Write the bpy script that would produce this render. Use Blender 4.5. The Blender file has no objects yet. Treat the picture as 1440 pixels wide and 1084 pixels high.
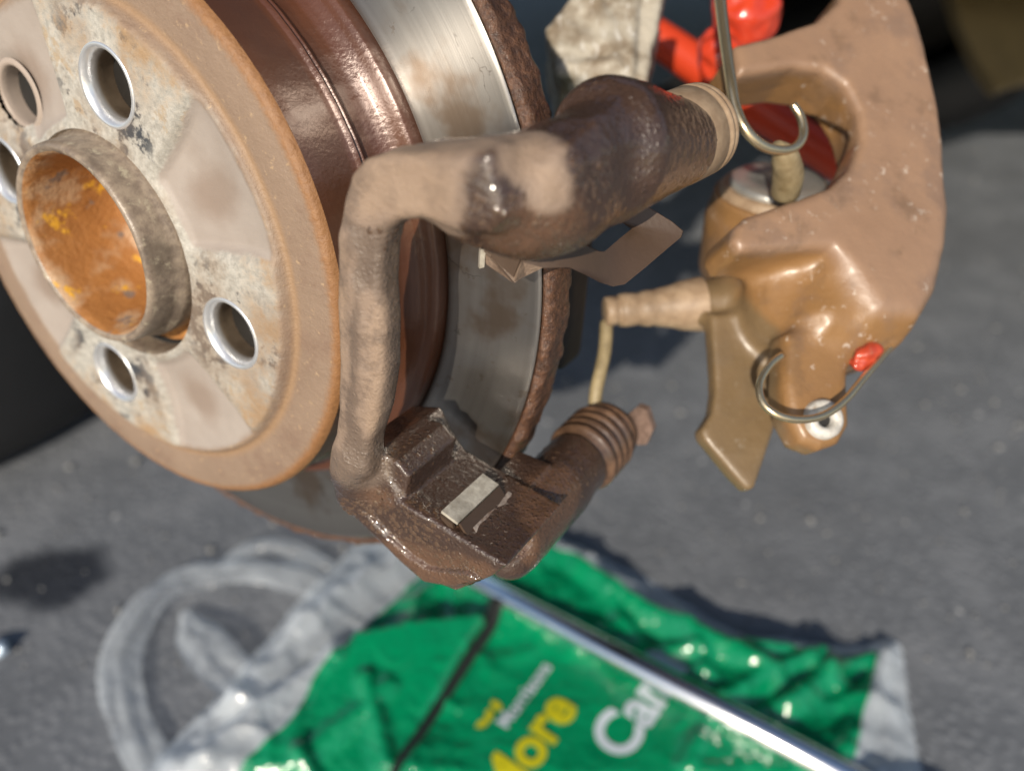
import bpy, bmesh, math, random
import numpy as np
from mathutils import Vector, Matrix

random.seed(7)
SC = bpy.context.scene
COL = SC.collection

# ---------------------------------------------------------------- camera
FPX, CX, CY = 1150.0, 720.0, 542.0
PITCH = math.radians(36.0)
CAM_H = 470.0                      # mm above the asphalt
cp, sp = math.cos(PITCH), math.sin(PITCH)
RX = np.array([1.0, 0, 0]); FW = np.array([0, cp, -sp]); UP = np.array([0, sp, cp])
CAMPOS = np.array([0, 0, CAM_H])

def vec(c):                        # camera axes (right, down, forward) -> world direction
    return c[0]*RX + c[2]*FW - c[1]*UP
def W(px, py, d):                  # a photo point at depth d (mm) -> world mm
    return CAMPOS + vec(((px-CX)/FPX*d, (py-CY)/FPX*d, d))
def G(px, py, z=0.0):              # a photo point on the ground plane
    r = vec(((px-CX)/FPX, (py-CY)/FPX, 1.0))
    return CAMPOS + r*((z-CAM_H)/r[2])

cam = bpy.data.cameras.new('camera')
cam.sensor_width = 36.0
cam.lens = FPX/1440.0*36.0
cam.clip_start = 0.01
cam.clip_end = 200.0
cam.dof.use_dof = True
cam.dof.focus_distance = 0.225
cam.dof.aperture_fstop = 5.8
camo = bpy.data.objects.new('camera', cam)
COL.objects.link(camo)
m = Matrix.Identity(4)
for i in range(3):
    m[i][0] = RX[i]; m[i][1] = UP[i]; m[i][2] = -FW[i]; m[i][3] = CAMPOS[i]*0.001
camo.matrix_world = m
SC.camera = camo

# ---------------------------------------------------------------- light
ASP = (1010.0, 390.0)               # where shadows run to
ldir = vec(((ASP[0]-CX)/FPX, (ASP[1]-CY)/FPX, 1.0)); ldir /= np.linalg.norm(ldir)
L = -ldir
SUN_EL = math.asin(L[2]); SUN_AZ = math.atan2(L[0], L[1])
world = bpy.data.worlds.new('World'); SC.world = world
world.use_nodes = True
wn = world.node_tree
bg = wn.nodes['Background']
sky = wn.nodes.new('ShaderNodeTexSky')
sky.sky_type = 'NISHITA'; sky.sun_disc = False
sky.sun_elevation = SUN_EL; sky.sun_rotation = SUN_AZ
sky.air_density = 1.0; sky.dust_density = 1.0
wn.links.new(sky.outputs[0], bg.inputs[0])
bg.inputs[1].default_value = 0.12
sun = bpy.data.lights.new('sun', 'SUN')
sun.energy = 4.8; sun.angle = math.radians(0.5); sun.color = (1.0, 0.90, 0.76)
suno = bpy.data.objects.new('sun', sun); COL.objects.link(suno)
suno.rotation_mode = 'QUATERNION'
suno.rotation_quaternion = Vector(L).to_track_quat('Z', 'Y')
vs = SC.view_settings
vs.view_transform = 'Standard'; vs.look = 'None'; vs.gamma = 1.0; vs.exposure = 0.1
vs.use_curve_mapping = False

# ---------------------------------------------------------------- wheel frame (x, y in the disc plane, a outwards)
E1 = vec((0.84778032, 0.31173047, -0.42906018))
E2 = vec((0.04970047, -0.85215511, -0.52092373))
NA = vec((-0.52801362, 0.4203044, -0.73793348))
TC = np.array((-128.89590974, -46.55000871, 270.06812693))
HUBW = CAMPOS + vec(TC)
def frame(o, ex, ey, ez, loc):
    return Matrix([[ex[i], ey[i], ez[i], loc[i]*0.001] for i in range(3)] + [[0, 0, 0, 1]])
MROT = frame(None, E1, E2, NA, HUBW)
def RL(px, py, a):                 # a photo point on the plane a (mm outwards of the disc hat) -> wheel frame
    r = vec(((px-CX)/FPX, (py-CY)/FPX, 1.0))
    c = HUBW + NA*a - CAMPOS
    s = (NA @ c)/(NA @ r)
    v = CAMPOS + r*s - HUBW
    return np.array([v @ E1, v @ E2, a])

# ---------------------------------------------------------------- object helpers
def tag(o, label, cat, group=None):
    o['label'] = label; o['category'] = cat
    if group: o['group'] = group
    return o
def thing(name, label, cat, mat4=None, group=None):
    o = bpy.data.objects.new(name, None); COL.objects.link(o)
    o.empty_display_size = 0.02
    if mat4 is not None: o.matrix_world = mat4
    return tag(o, label, cat, group)
def link_mesh(name, verts, faces, mat, parent=None, smooth=True, scale=0.001, attrs=None, mats=None, fmat=None):
    """verts in mm (local frame), faces lists or an (n,4)/(n,3) array"""
    me = bpy.data.meshes.new(name)
    v = np.asarray(verts, dtype=np.float32)*scale
    if isinstance(faces, np.ndarray):
        n, k = faces.shape
        me.vertices.add(len(v)); me.vertices.foreach_set('co', v.ravel())
        me.loops.add(n*k); me.loops.foreach_set('vertex_index', faces.astype(np.int32).ravel())
        me.polygons.add(n)
        me.polygons.foreach_set('loop_start', np.arange(0, n*k, k, dtype=np.int32))
        me.update(calc_edges=True)
    else:
        me.from_pydata([tuple(p) for p in v], [], faces)
    me.validate()
    if smooth: me.polygons.foreach_set('use_smooth', np.ones(len(me.polygons), dtype=bool))
    if attrs:
        for k_, a in attrs.items():
            at = me.attributes.new(k_, 'FLOAT', 'POINT')
            at.data.foreach_set('value', np.asarray(a, dtype=np.float32))
    for mm in (mats or [mat]): me.materials.append(mm)
    if fmat is not None: me.polygons.foreach_set('material_index', np.asarray(fmat, dtype=np.int32))
    me.update()
    o = bpy.data.objects.new(name, me); COL.objects.link(o)
    if parent is not None: o.parent = parent
    return o
def smoothstep(x, a, b):
    t = np.clip((x-a)/(b-a), 0, 1); return t*t*(3-2*t)
def hashn(ix, iy, iz):
    h = (ix.astype(np.int64)*374761393 + iy.astype(np.int64)*668265263 + iz.astype(np.int64)*1274126177) & 0xFFFFFFFF
    h = ((h ^ (h >> 13))*1274126177) & 0xFFFFFFFF
    return ((h ^ (h >> 16)) & 0xFFFF)/65535.0
def vnoise(p, s):
    """value noise -1..1, p (n,3) mm, s feature size mm"""
    q = np.asarray(p, dtype=np.float64)/s; i = np.floor(q).astype(np.int64); f = q-i; f = f*f*(3-2*f)
    r = 0
    for dx in (0, 1):
        for dy in (0, 1):
            for dz in (0, 1):
                w = (f[:, 0] if dx else 1-f[:, 0])*(f[:, 1] if dy else 1-f[:, 1])*(f[:, 2] if dz else 1-f[:, 2])
                r = r + w*hashn(i[:, 0]+dx, i[:, 1]+dy, i[:, 2]+dz)
    return r*2-1
def fbm(p, s, o=3):
    r = 0; a = 1.0
    for k in range(o):
        r = r + a*vnoise(np.asarray(p)+17.3*k, s); s *= 0.5; a *= 0.5
    return r
def lathe(prof, n=192, offs=None, closed=False, axis_noise=None):
    """profile of (r, a) pairs turned round the a axis; returns verts (mm), quads"""
    prof = np.asarray(prof, dtype=float); k = len(prof)
    th = np.linspace(0, 2*np.pi, n, endpoint=False)
    r = np.repeat(prof[:, 0][:, None], n, 1); a = np.repeat(prof[:, 1][:, None], n, 1)
    v = np.stack([r*np.cos(th), r*np.sin(th), a], -1).reshape(-1, 3)
    i, j = np.meshgrid(np.arange(k if closed else k-1), np.arange(n), indexing='ij')
    i2 = (i+1) % k; j2 = (j+1) % n
    f = np.stack([i*n+j, i*n+j2, i2*n+j2, i2*n+j], -1).reshape(-1, 4)
    return v, f
def catmull(pts, per=8):
    pts = [np.asarray(p, float) for p in pts]
    P = [2*pts[0]-pts[1]] + pts + [2*pts[-1]-pts[-2]]
    out = []
    for k in range(1, len(P)-2):
        p0, p1, p2, p3 = P[k-1:k+3]
        for s in range(per):
            t = s/per
            out.append(0.5*((2*p1)+(-p0+p2)*t+(2*p0-5*p1+4*p2-p3)*t*t+(-p0+3*p1-3*p2+p3)*t**3))
    out.append(pts[-1]); return np.array(out)
def tube(pts, rad, seg=14, per=8, cap=True):
    """round tube along smoothed points; rad scalar or one per point"""
    n0 = len(pts)
    c = catmull(pts, per); n = len(c)
    if np.isscalar(rad): rr = np.full(n, float(rad))
    else: rr = np.interp(np.linspace(0, n0-1, n), np.arange(n0), rad)
    tg = np.gradient(c, axis=0); tg /= np.linalg.norm(tg, axis=1)[:, None]
    nrm = np.cross(tg[0], [0, 0, 1.0]); 
    if np.linalg.norm(nrm) < 1e-3: nrm = np.cross(tg[0], [0, 1.0, 0])
    nrm /= np.linalg.norm(nrm)
    V = []
    for k in range(n):
        nrm = nrm - tg[k]*(nrm @ tg[k]); nrm /= np.linalg.norm(nrm)
        b = np.cross(tg[k], nrm)
        for s in range(seg):
            a = 2*np.pi*s/seg
            V.append(c[k]+rr[k]*(np.cos(a)*nrm+np.sin(a)*b))
    F = [[k*seg+s, k*seg+(s+1) % seg, (k+1)*seg+(s+1) % seg, (k+1)*seg+s] for k in range(n-1) for s in range(seg)]
    if cap:
        F.append(list(range(seg))[::-1]); F.append([(n-1)*seg+s for s in range(seg)])
    return np.array(V), F
def ring_axis(prof, p0, ax, n=48):
    """lathe whose axis starts at p0 and runs along ax (any frame)"""
    ax = np.asarray(ax, float); ax = ax/np.linalg.norm(ax)
    x = np.cross(ax, [0.3, 1, 0.2]); x /= np.linalg.norm(x); y = np.cross(ax, x)
    v, f = lathe(prof, n)
    return p0 + v[:, :1]*x + v[:, 1:2]*y + v[:, 2:]*ax, f
def prism(poly, up, t):
    """polygon (n,3) thickened by t along up, as a bmesh-free solid"""
    poly = np.asarray(poly, float); n = len(poly)
    v = np.vstack([poly, poly+np.asarray(up)*t])
    f = [list(range(n))[::-1], [n+i for i in range(n)]]+[[i, (i+1) % n, n+(i+1) % n, n+i] for i in range(n)]
    return v, f

# signed distance modelling on a grid, meshed with surface nets
class SDF:
    def __init__(s, lo, hi, h):
        s.lo = np.array(lo, float); s.h = h
        s.n = np.ceil((np.array(hi)-s.lo)/h).astype(int)+1
        ax = [(s.lo[i]+h*np.arange(s.n[i])).astype(np.float32) for i in range(3)]
        s.X = ax[0][:, None, None]; s.Y = ax[1][None, :, None]; s.Z = ax[2][None, None, :]
        s.d = np.full(s.n, 1e3, np.float32)
    def capsule(s, a, b, ra, rb=None):
        rb = ra if rb is None else rb
        a = np.asarray(a, np.float32); ba = np.asarray(b, np.float32)-a
        x, y, z = s.X-a[0], s.Y-a[1], s.Z-a[2]
        t = np.clip((x*ba[0]+y*ba[1]+z*ba[2])/max(float(ba @ ba), 1e-6), 0, 1)
        return np.sqrt((x-t*ba[0])**2+(y-t*ba[1])**2+(z-t*ba[2])**2)-(ra+(rb-ra)*t)
    def box(s, c, half, R=None, r=1.0):
        R = np.eye(3) if R is None else np.asarray(R)
        x, y, z = s.X-np.float32(c[0]), s.Y-np.float32(c[1]), s.Z-np.float32(c[2])
        q = [np.abs(x*R[i][0]+y*R[i][1]+z*R[i][2])-np.float32(half[i]-r) for i in range(3)]
        o = np.sqrt(sum(np.maximum(k, 0)**2 for k in q))
        return o+np.minimum(np.maximum(np.maximum(q[0], q[1]), q[2]), 0)-r
    def cyl(s, a, b, ra, rb=None, r=1.0):
        rb = ra if rb is None else rb
        a = np.asarray(a, np.float32); b = np.asarray(b, np.float32); ba = b-a; ln = float(np.linalg.norm(ba)); u = ba/ln
        x, y, z = s.X-a[0], s.Y-a[1], s.Z-a[2]
        t = x*u[0]+y*u[1]+z*u[2]
        rad = np.sqrt(np.maximum(x*x+y*y+z*z-t*t, 0))
        rr = ra+(rb-ra)*np.clip(t/ln, 0, 1)
        q0 = rad-rr+r; q1 = np.abs(t-ln/2)-ln/2+r
        return np.sqrt(np.maximum(q0, 0)**2+np.maximum(q1, 0)**2)+np.minimum(np.maximum(q0, q1), 0)-r
    def extrude(s, poly, z0, z1, r=1.0):
        p = np.asarray(poly, np.float32); X, Y = s.X[:, :, 0], s.Y[:, :, 0]
        n = len(p); d = np.full(np.broadcast(X, Y).shape, 1e9, np.float32); sg = np.ones_like(d)
        for i in range(n):
            a, b = p[i], p[i-1]; e = b-a; wx, wy = X-a[0], Y-a[1]
            t = np.clip((wx*e[0]+wy*e[1])/max(float(e @ e), 1e-9), 0, 1)
            d = np.minimum(d, (wx-e[0]*t)**2+(wy-e[1]*t)**2)
            c1 = Y >= a[1]; c2 = Y < b[1]; c3 = e[0]*wy > e[1]*wx
            fl = (c1 & c2 & c3) | (~c1 & ~c2 & ~c3)
            sg = np.where(fl, -sg, sg)
        d2 = (np.sqrt(d)*sg)[:, :, None]+r
        q = np.abs(s.Z-np.float32((z0+z1)/2))-np.float32((z1-z0)/2)+r
        return np.sqrt(np.maximum(d2, 0)**2+np.maximum(q, 0)**2)+np.minimum(np.maximum(d2, q), 0)-r
    def add(s, d, k=0.0):
        if k <= 0: s.d = np.minimum(s.d, d)
        else:
            h = np.clip(k-np.abs(s.d-d), 0, None)/k
            s.d = np.minimum(s.d, d)-h*h*k*0.25
    def cut(s, d, k=0.0):
        d = -d
        if k <= 0: s.d = np.maximum(s.d, d)
        else:
            h = np.clip(k-np.abs(s.d-d), 0, None)/k
            s.d = np.maximum(s.d, d)+h*h*k*0.25
    def rough(s, amp, size, o=2):
        idx = np.nonzero(np.abs(s.d) < 3*s.h+amp)
        p = np.stack(idx, 1)*s.h+s.lo
        s.d[idx] += (amp*fbm(p, size, o)).astype(np.float32)
    def mesh(s):
        d = s.d; n = np.array(d.shape); ins = d < 0
        c = [(i, j, k) for i in (0, 1) for j in (0, 1) for k in (0, 1)]
        sl = lambda A, o: A[o[0]:n[0]-1+o[0], o[1]:n[1]-1+o[1], o[2]:n[2]-1+o[2]]
        cnt = sum(sl(ins, o).astype(np.int8) for o in c)
        cells = np.nonzero((cnt > 0) & (cnt < 8)); m_ = len(cells[0])
        idx = np.full(n-1, -1, np.int64); idx[cells] = np.arange(m_)
        val = {o: d[cells[0]+o[0], cells[1]+o[1], cells[2]+o[2]] for o in c}
        acc = np.zeros((m_, 3)); num = np.zeros(m_)
        for o in c:
            for ax in range(3):
                if o[ax]: continue
                o2 = list(o); o2[ax] = 1; o2 = tuple(o2)
                a, b = val[o], val[o2]; cr = (a < 0) != (b < 0)
                t = np.where(cr, a/np.where(cr, a-b, 1), 0)
                p = np.tile(np.array(o, float), (m_, 1)); p[:, ax] += t
                acc[cr] += p[cr]; num += cr
        V = (np.stack(cells, 1)+acc/num[:, None])*s.h+s.lo
        F = []
        for ax in range(3):
            u, w = [(1, 2), (2, 0), (0, 1)][ax]
            lo = [slice(0, n[i]) for i in range(3)]; lo[ax] = slice(0, n[ax]-1)
            lo[u] = slice(1, n[u]-1); lo[w] = slice(1, n[w]-1)
            hi = list(lo); hi[ax] = slice(1, n[ax])
            A = ins[tuple(lo)]; B = ins[tuple(hi)]
            e = np.stack(np.nonzero(A != B), 1)
            base = e.copy(); base[:, u] += 1; base[:, w] += 1
            fl = A[tuple(e.T)]
            q = []
            for du, dw in ((-1, -1), (0, -1), (0, 0), (-1, 0)):
                b = base.copy(); b[:, u] += du; b[:, w] += dw
                q.append(idx[tuple(b.T)])
            q = np.stack(q, 1); q[~fl] = q[~fl][:, ::-1]
            F.append(q)
        return V, np.vstack(F)

# ---------------------------------------------------------------- material helper
class Mat:
    def __init__(s, name):
        s.m = bpy.data.materials.new(name); s.m.use_nodes = True
        s.nt = s.m.node_tree; s.nt.nodes.clear()
        s.out = s.nt.nodes.new('ShaderNodeOutputMaterial')
        s.b = s.nt.nodes.new('ShaderNodeBsdfPrincipled')
        s.nt.links.new(s.b.outputs[0], s.out.inputs[0])
        s._co = None
    def put(s, sock, v):
        if isinstance(v, bpy.types.NodeSocket): s.nt.links.new(v, sock)
        elif isinstance(v, (tuple, list)) and len(v) == 3 and sock.type == 'RGBA': sock.default_value = (*v, 1)
        else: sock.default_value = v
    def set(s, **k):
        nm = {'base': 'Base Color', 'rough': 'Roughness', 'metal': 'Metallic', 'spec': 'Specular IOR Level', 'normal': 'Normal',
              'coatn': 'Coat Normal', 'coat': 'Coat Weight', 'coat_rough': 'Coat Roughness', 'alpha': 'Alpha', 'aniso': 'Anisotropic', 'anrot': 'Anisotropic Rotation',
              'tangent': 'Tangent', 'trans': 'Transmission Weight', 'sss': 'Subsurface Weight', 'sheen': 'Sheen Weight'}
        for a, v in k.items(): s.put(s.b.inputs[nm[a]], v)
        return s
    def node(s, t, **k):
        n = s.nt.nodes.new(t)
        for a, v in k.items(): setattr(n, a, v)
        return n
    @property
    def co(s):
        if s._co is None: s._co = s.node('ShaderNodeTexCoord').outputs['Object']
        return s._co
    def scaled(s, sx, sy, sz, v=None):
        n = s.node('ShaderNodeMapping'); s.put(n.inputs[0], v or s.co); n.inputs['Scale'].default_value = (sx, sy, sz)
        return n.outputs[0]
    def noise(s, size, detail=4, rough=0.55, vec=None, dist=0.0):
        """size = feature size in mm"""
        n = s.node('ShaderNodeTexNoise'); s.put(n.inputs['Vector'], vec or s.co)
        n.inputs['Scale'].default_value = 1000.0/size; n.inputs['Detail'].default_value = detail
        n.inputs['Roughness'].default_value = rough; n.inputs['Distortion'].default_value = dist
        return n.outputs[0]
    def voro(s, size, feature='F1', vec=None, rnd=1.0):
        n = s.node('ShaderNodeTexVoronoi', feature=feature); s.put(n.inputs['Vector'], vec or s.co)
        n.inputs['Scale'].default_value = 1000.0/size; n.inputs['Randomness'].default_value = rnd
        return n.outputs['Distance']
    def math(s, op, a, b=0.0, c=None):
        n = s.node('ShaderNodeMath', operation=op); s.put(n.inputs[0], a); s.put(n.inputs[1], b)
        if c is not None: s.put(n.inputs[2], c)
        return n.outputs[0]
    def step(s, v, a, b):
        n = s.node('ShaderNodeMapRange'); n.clamp = True; n.interpolation_type = 'SMOOTHSTEP'
        s.put(n.inputs[0], v); n.inputs[1].default_value = a; n.inputs[2].default_value = b
        return n.outputs[0]
    def mix(s, f, a, b):
        n = s.node('ShaderNodeMix', data_type='RGBA'); s.put(n.inputs[0], f); s.put(n.inputs[6], a); s.put(n.inputs[7], b)
        return n.outputs[2]
    def mixf(s, f, a, b):
        n = s.node('ShaderNodeMix', data_type='FLOAT'); s.put(n.inputs[0], f); s.put(n.inputs[2], a); s.put(n.inputs[3], b)
        return n.outputs[0]
    def attr(s, name):
        return s.node('ShaderNodeAttribute', attribute_name=name).outputs['Fac']
    def bump(s, h, dist, strength=1.0, normal=None):
        """dist in mm"""
        n = s.node('ShaderNodeBump'); n.inputs['Strength'].default_value = strength; n.inputs['Distance'].default_value = dist*0.001
        s.put(n.inputs['Height'], h)
        if normal is not None: s.put(n.inputs['Normal'], normal)
        return n.outputs[0]
    def radius(s):
        sx = s.node('ShaderNodeSeparateXYZ'); s.put(sx.inputs[0], s.co)
        q = s.math('ADD', s.math('MULTIPLY', sx.outputs[0], sx.outputs[0]), s.math('MULTIPLY', sx.outputs[1], sx.outputs[1]))
        return s.math('MULTIPLY', s.math('SQRT', q), 1000.0), sx.outputs
    def rings(s, size):
        """noise drawn out into circles round the a axis; size in mm"""
        r, _ = s.radius()
        n = s.node('ShaderNodeTexNoise', noise_dimensions='1D'); s.put(n.inputs['W'], r)
        n.inputs['Scale'].default_value = 1.0/size; n.inputs['Detail'].default_value = 5
        return n.outputs[0]

# ================================================================ materials
def plain(name, base, rough=0.6, metal=0.0, bump_mm=0.0, size=2.0, var=0.25, spec=0.5):
    M = Mat(name)
    n = M.noise(size*4, 5)
    dk = tuple(c*(1-var) for c in base); lt = tuple(min(1, c*(1+var)) for c in base)
    M.set(base=M.mix(n, dk, lt), rough=rough, metal=metal, spec=spec)
    if bump_mm: M.set(normal=M.bump(M.noise(size, 4), bump_mm))
    return M.m

def mat_asphalt():
    M = Mat('asphalt')
    v = M.voro(7.0); n = M.noise(60, 6, 0.6); n2 = M.noise(4, 3); big = M.noise(420, 3)
    stone = M.mix(n2, (0.118, 0.126, 0.138), (0.20, 0.212, 0.23))
    c = M.mix(M.step(v, 0.25, 0.6), stone, (0.125, 0.134, 0.147))
    c = M.mix(M.step(n, 0.42, 0.68), c, (0.18, 0.19, 0.205))
    c = M.mix(M.math('MULTIPLY', M.step(big, 0.5, 0.62), 0.5), c, (0.095, 0.10, 0.108))
    spk = M.step(M.voro(38.0), 0.07, 0.045)
    c = M.mix(spk, c, (0.42, 0.42, 0.42))
    # the damp stain beside the bag
    st = G(62, 812)*0.001
    d = M.node('ShaderNodeVectorMath', operation='DISTANCE'); M.put(d.inputs[0], M.scaled(1, 1.35, 1)); d.inputs[1].default_value = (st[0], st[1]*1.35, 0)
    dd = M.math('ADD', d.outputs['Value'], M.math('MULTIPLY', M.math('SUBTRACT', M.noise(55, 3), 0.5), 0.06))
    w = M.step(dd, 0.055, 0.03)
    c = M.mix(w, c, (0.03, 0.033, 0.04))
    h = M.math('ADD', M.math('MULTIPLY', M.step(v, 0.0, 0.6), -1.0), M.math('MULTIPLY', n2, 0.5))
    M.set(base=c, rough=M.mixf(w, 0.62, 0.35), spec=0.6, normal=M.bump(h, 0.7))
    return M.m

def mat_hat_face():
    M = Mat('hub_face_iron')
    fan = M.attr('fan'); rad = M.attr('rad'); hol = M.attr('hole'); smu = M.attr('smudge')
    n = M.noise(9, 6, 0.65); n2 = M.noise(2.2, 4, 0.7); n3 = M.noise(22, 4); n4 = M.noise(14, 5, 0.7, M.scaled(1, 1, 1))
    pad = M.mix(M.step(n2, 0.25, 0.75), (0.26, 0.245, 0.215), (0.46, 0.44, 0.395))
    pad = M.mix(M.step(n, 0.56, 0.66), pad, (0.34, 0.27, 0.19))
    blk = M.math('MULTIPLY', M.step(n4, 0.525, 0.60), M.step(hol, 30, 17))
    pad = M.mix(blk, pad, (0.035, 0.04, 0.048))
    org = M.math('MULTIPLY', M.step(M.math('ADD', n3, M.math('MULTIPLY', n2, 0.35)), 0.60, 0.86), M.step(rad, 50, 70))
    pad = M.mix(org, pad, (0.31, 0.205, 0.115))
    fn = M.mix(n3, (0.235, 0.195, 0.168), (0.37, 0.325, 0.288))
    fn = M.mix(M.math('MULTIPLY', M.step(M.math('ADD', smu, M.math('MULTIPLY', n3, 9)), 19.0, 9.0), 0.7), fn, (0.20, 0.145, 0.11))
    pad = M.mix(M.math('MULTIPLY', M.step(M.noise(30, 5, 0.65), 0.48, 0.66), 0.55), pad, (0.24, 0.175, 0.12))
    c = M.mix(M.step(M.math('ADD', fan, M.math('MULTIPLY', M.math('SUBTRACT', n, 0.5), 0.8)), 0.3, 0.7), pad, fn)
    c = M.mix(M.math('MULTIPLY', M.step(M.noise(48, 4, 0.6), 0.5, 0.68), 0.35), c, (0.20, 0.15, 0.115))
    ring = M.mix(n3, (0.185, 0.128, 0.09), (0.265, 0.188, 0.133))
    ring = M.mix(M.step(M.noise(26, 5, 0.7), 0.5, 0.68), ring, (0.19, 0.125, 0.088))
    ring = M.mix(M.math('MULTIPLY', M.step(M.noise(3.2, 3, 0.7), 0.60, 0.72), 0.6), ring, (0.42, 0.29, 0.17))
    ring = M.mix(M.math('MULTIPLY', M.step(rad, 76.5, 78), M.step(rad, 81, 78)), ring, (0.26, 0.165, 0.095))
    gold = M.mix(M.noise(2.5, 4, 0.7), (0.15, 0.065, 0.024), (0.31, 0.155, 0.06))
    ring = M.mix(M.step(M.math('ADD', rad, M.math('MULTIPLY', n2, 3.0)), 92.0, 95.2), ring, gold)
    rw = M.math('ADD', rad, M.math('MULTIPLY', M.math('SUBTRACT', n, 0.5), 5.0))
    c = M.mix(M.step(rw, 73.5, 77.0), c, ring)
    h = M.math('ADD', M.math('MULTIPLY', n2, M.mixf(fan, 1.0, 0.25)), M.math('MULTIPLY', n, 0.8))
    M.set(base=c, rough=M.mixf(n, 0.42, 0.72), spec=0.5, normal=M.bump(h, 0.45))
    return M.m

def mat_hat_wall():
    M = Mat('hat_wall_brown')
    n = M.noise(1.6, 4, 0.6); n2 = M.noise(20, 4)
    c = M.mix(n2, (0.060, 0.021, 0.011), (0.125, 0.045, 0.019))
    t = M.node('ShaderNodeTangent', direction_type='RADIAL', axis='Z').outputs[0]
    M.set(base=c, metal=0.18, rough=0.34, spec=0.8, aniso=0.95, anrot=0.25, tangent=t, normal=M.bump(n, 0.12),
          coat=0.35, coat_rough=0.16)
    return M.m

def mat_friction():
    M = Mat('worn_steel')
    ring = M.rings(0.55); ring2 = M.rings(6.0); n = M.noise(30, 4); sp = M.noise(5, 4, 0.7)
    c = M.mix(ring2, (0.23, 0.215, 0.20), (0.40, 0.38, 0.355))
    c = M.mix(M.math('MULTIPLY', M.step(n, 0.5, 0.66), 0.75), c, (0.19, 0.13, 0.085))  # brown patches: staining plus brownish reflections tinted into the steel
    c = M.mix(M.math('MULTIPLY', M.step(sp, 0.64, 0.70), 0.4), c, (0.16, 0.10, 0.06))
    ck = M.node('ShaderNodeTexVoronoi', feature='DISTANCE_TO_EDGE'); wv = M.node('ShaderNodeVectorMath', operation='ADD'); M.put(wv.inputs[0], M.co)
    nv = M.node('ShaderNodeTexNoise'); M.put(nv.inputs['Vector'], M.co); nv.inputs['Scale'].default_value = 160; nv.inputs['Detail'].default_value = 4
    sv = M.node('ShaderNodeVectorMath', operation='SCALE'); M.put(sv.inputs[0], nv.outputs['Color']); sv.inputs['Scale'].default_value = 0.012; M.put(wv.inputs[1], sv.outputs[0])
    M.put(ck.inputs['Vector'], wv.outputs[0]); ck.inputs['Scale'].default_value = 38
    crk = M.math('MULTIPLY', M.step(ck.outputs['Distance'], 0.009, 0.003), M.step(M.noise(17, 2), 0.58, 0.63))
    c = M.mix(M.math('MULTIPLY', crk, 0.5), c, (0.03, 0.022, 0.018))
    t = M.node('ShaderNodeTangent', direction_type='RADIAL', axis='Z').outputs[0]
    M.set(base=c, metal=0.9, rough=M.mixf(ring, 0.26, 0.33), aniso=0.95, anrot=0.25, tangent=t, normal=M.bump(ring, 0.015))
    return M.m

def mat_rust(name, a, b, rough=0.55, size=3.0, bump_mm=0.8, wet=0.0, pale=None):
    M = Mat(name)
    n = M.noise(size, 5, 0.65); n2 = M.noise(size*6, 4)
    c = M.mix(M.step(n, 0.3, 0.7), a, b)
    c = M.mix(M.math('MULTIPLY', M.step(n2, 0.5, 0.7), 0.6), c, tuple(x*0.45 for x in a))
    if pale: c = M.mix(M.math('MULTIPLY', M.step(M.noise(size*2.6, 5, 0.7), 0.54, 0.66), 0.75), c, pale)
    M.set(base=c, rough=rough, normal=M.bump(n, bump_mm), coatn=M.bump(n, bump_mm), spec=0.5, coat=wet, coat_rough=0.12)
    return M.m

def mat_bracket():
    """cast iron carrier: dry tan dust and a painted pale bar edge where attr dry > 0, brown and wet with cleaner elsewhere"""
    M = Mat('carrier_iron')
    dry = M.math('ADD', M.attr('dry'), M.math('MULTIPLY', M.math('SUBTRACT', M.noise(9, 4, 0.6), 0.5), 7.0))
    bar = M.step(M.attr('bar'), -3, 2)
    f = M.math('MAXIMUM', M.step(dry, -2.0, 1.2), M.math('MULTIPLY', M.math('MULTIPLY', M.step(dry, -7.0, 3.0), bar), 0.4))
    low = M.step(M.math('ADD', M.attr('low'), M.math('MULTIPLY', M.math('SUBTRACT', M.noise(7, 3), 0.5), 5.0)), -2, 2)
    n = M.noise(1.1, 4, 0.6); n2 = M.noise(10, 4); n5 = M.noise(3.5, 3)
    tan = M.mix(n2, (0.215, 0.148, 0.102), (0.325, 0.235, 0.168))
    tan = M.mix(M.math('MULTIPLY', M.step(dry, 5.0, 0.5), 0.45), tan, (0.17, 0.125, 0.10))
    tan = M.mix(M.math('MULTIPLY', M.step(M.noise(8, 5, 0.7), 0.46, 0.66), M.mixf(bar, 0.4, 0.8)), tan, (0.13, 0.092, 0.068))
    wet = M.mix(n2, (0.030, 0.0165, 0.0105), (0.070, 0.039, 0.026))
    wet = M.mix(low, wet, M.mix(n5, (0.065, 0.033, 0.018), (0.135, 0.072, 0.04)))
    wet = M.mix(bar, wet, M.mix(n2, (0.09, 0.063, 0.046), (0.16, 0.115, 0.085)))
    h = M.math('ADD', n, M.math('MULTIPLY', n5, 0.9))
    dr = M.step(M.voro(1.5), 0.0, 0.5)
    nb = M.bump(M.math('SUBTRACT', h, M.math('MULTIPLY', dr, M.mixf(f, 0.5, 0.0))), 0.42)
    M.set(base=M.mix(f, wet, tan), rough=M.mixf(f, 0.30, 0.6), spec=0.5, normal=nb,
          coat=M.mixf(f, 0.85, 0.0), coat_rough=0.10, coatn=M.bump(M.noise(1.9, 1, 0.4), 0.42))
    return M.m

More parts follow.
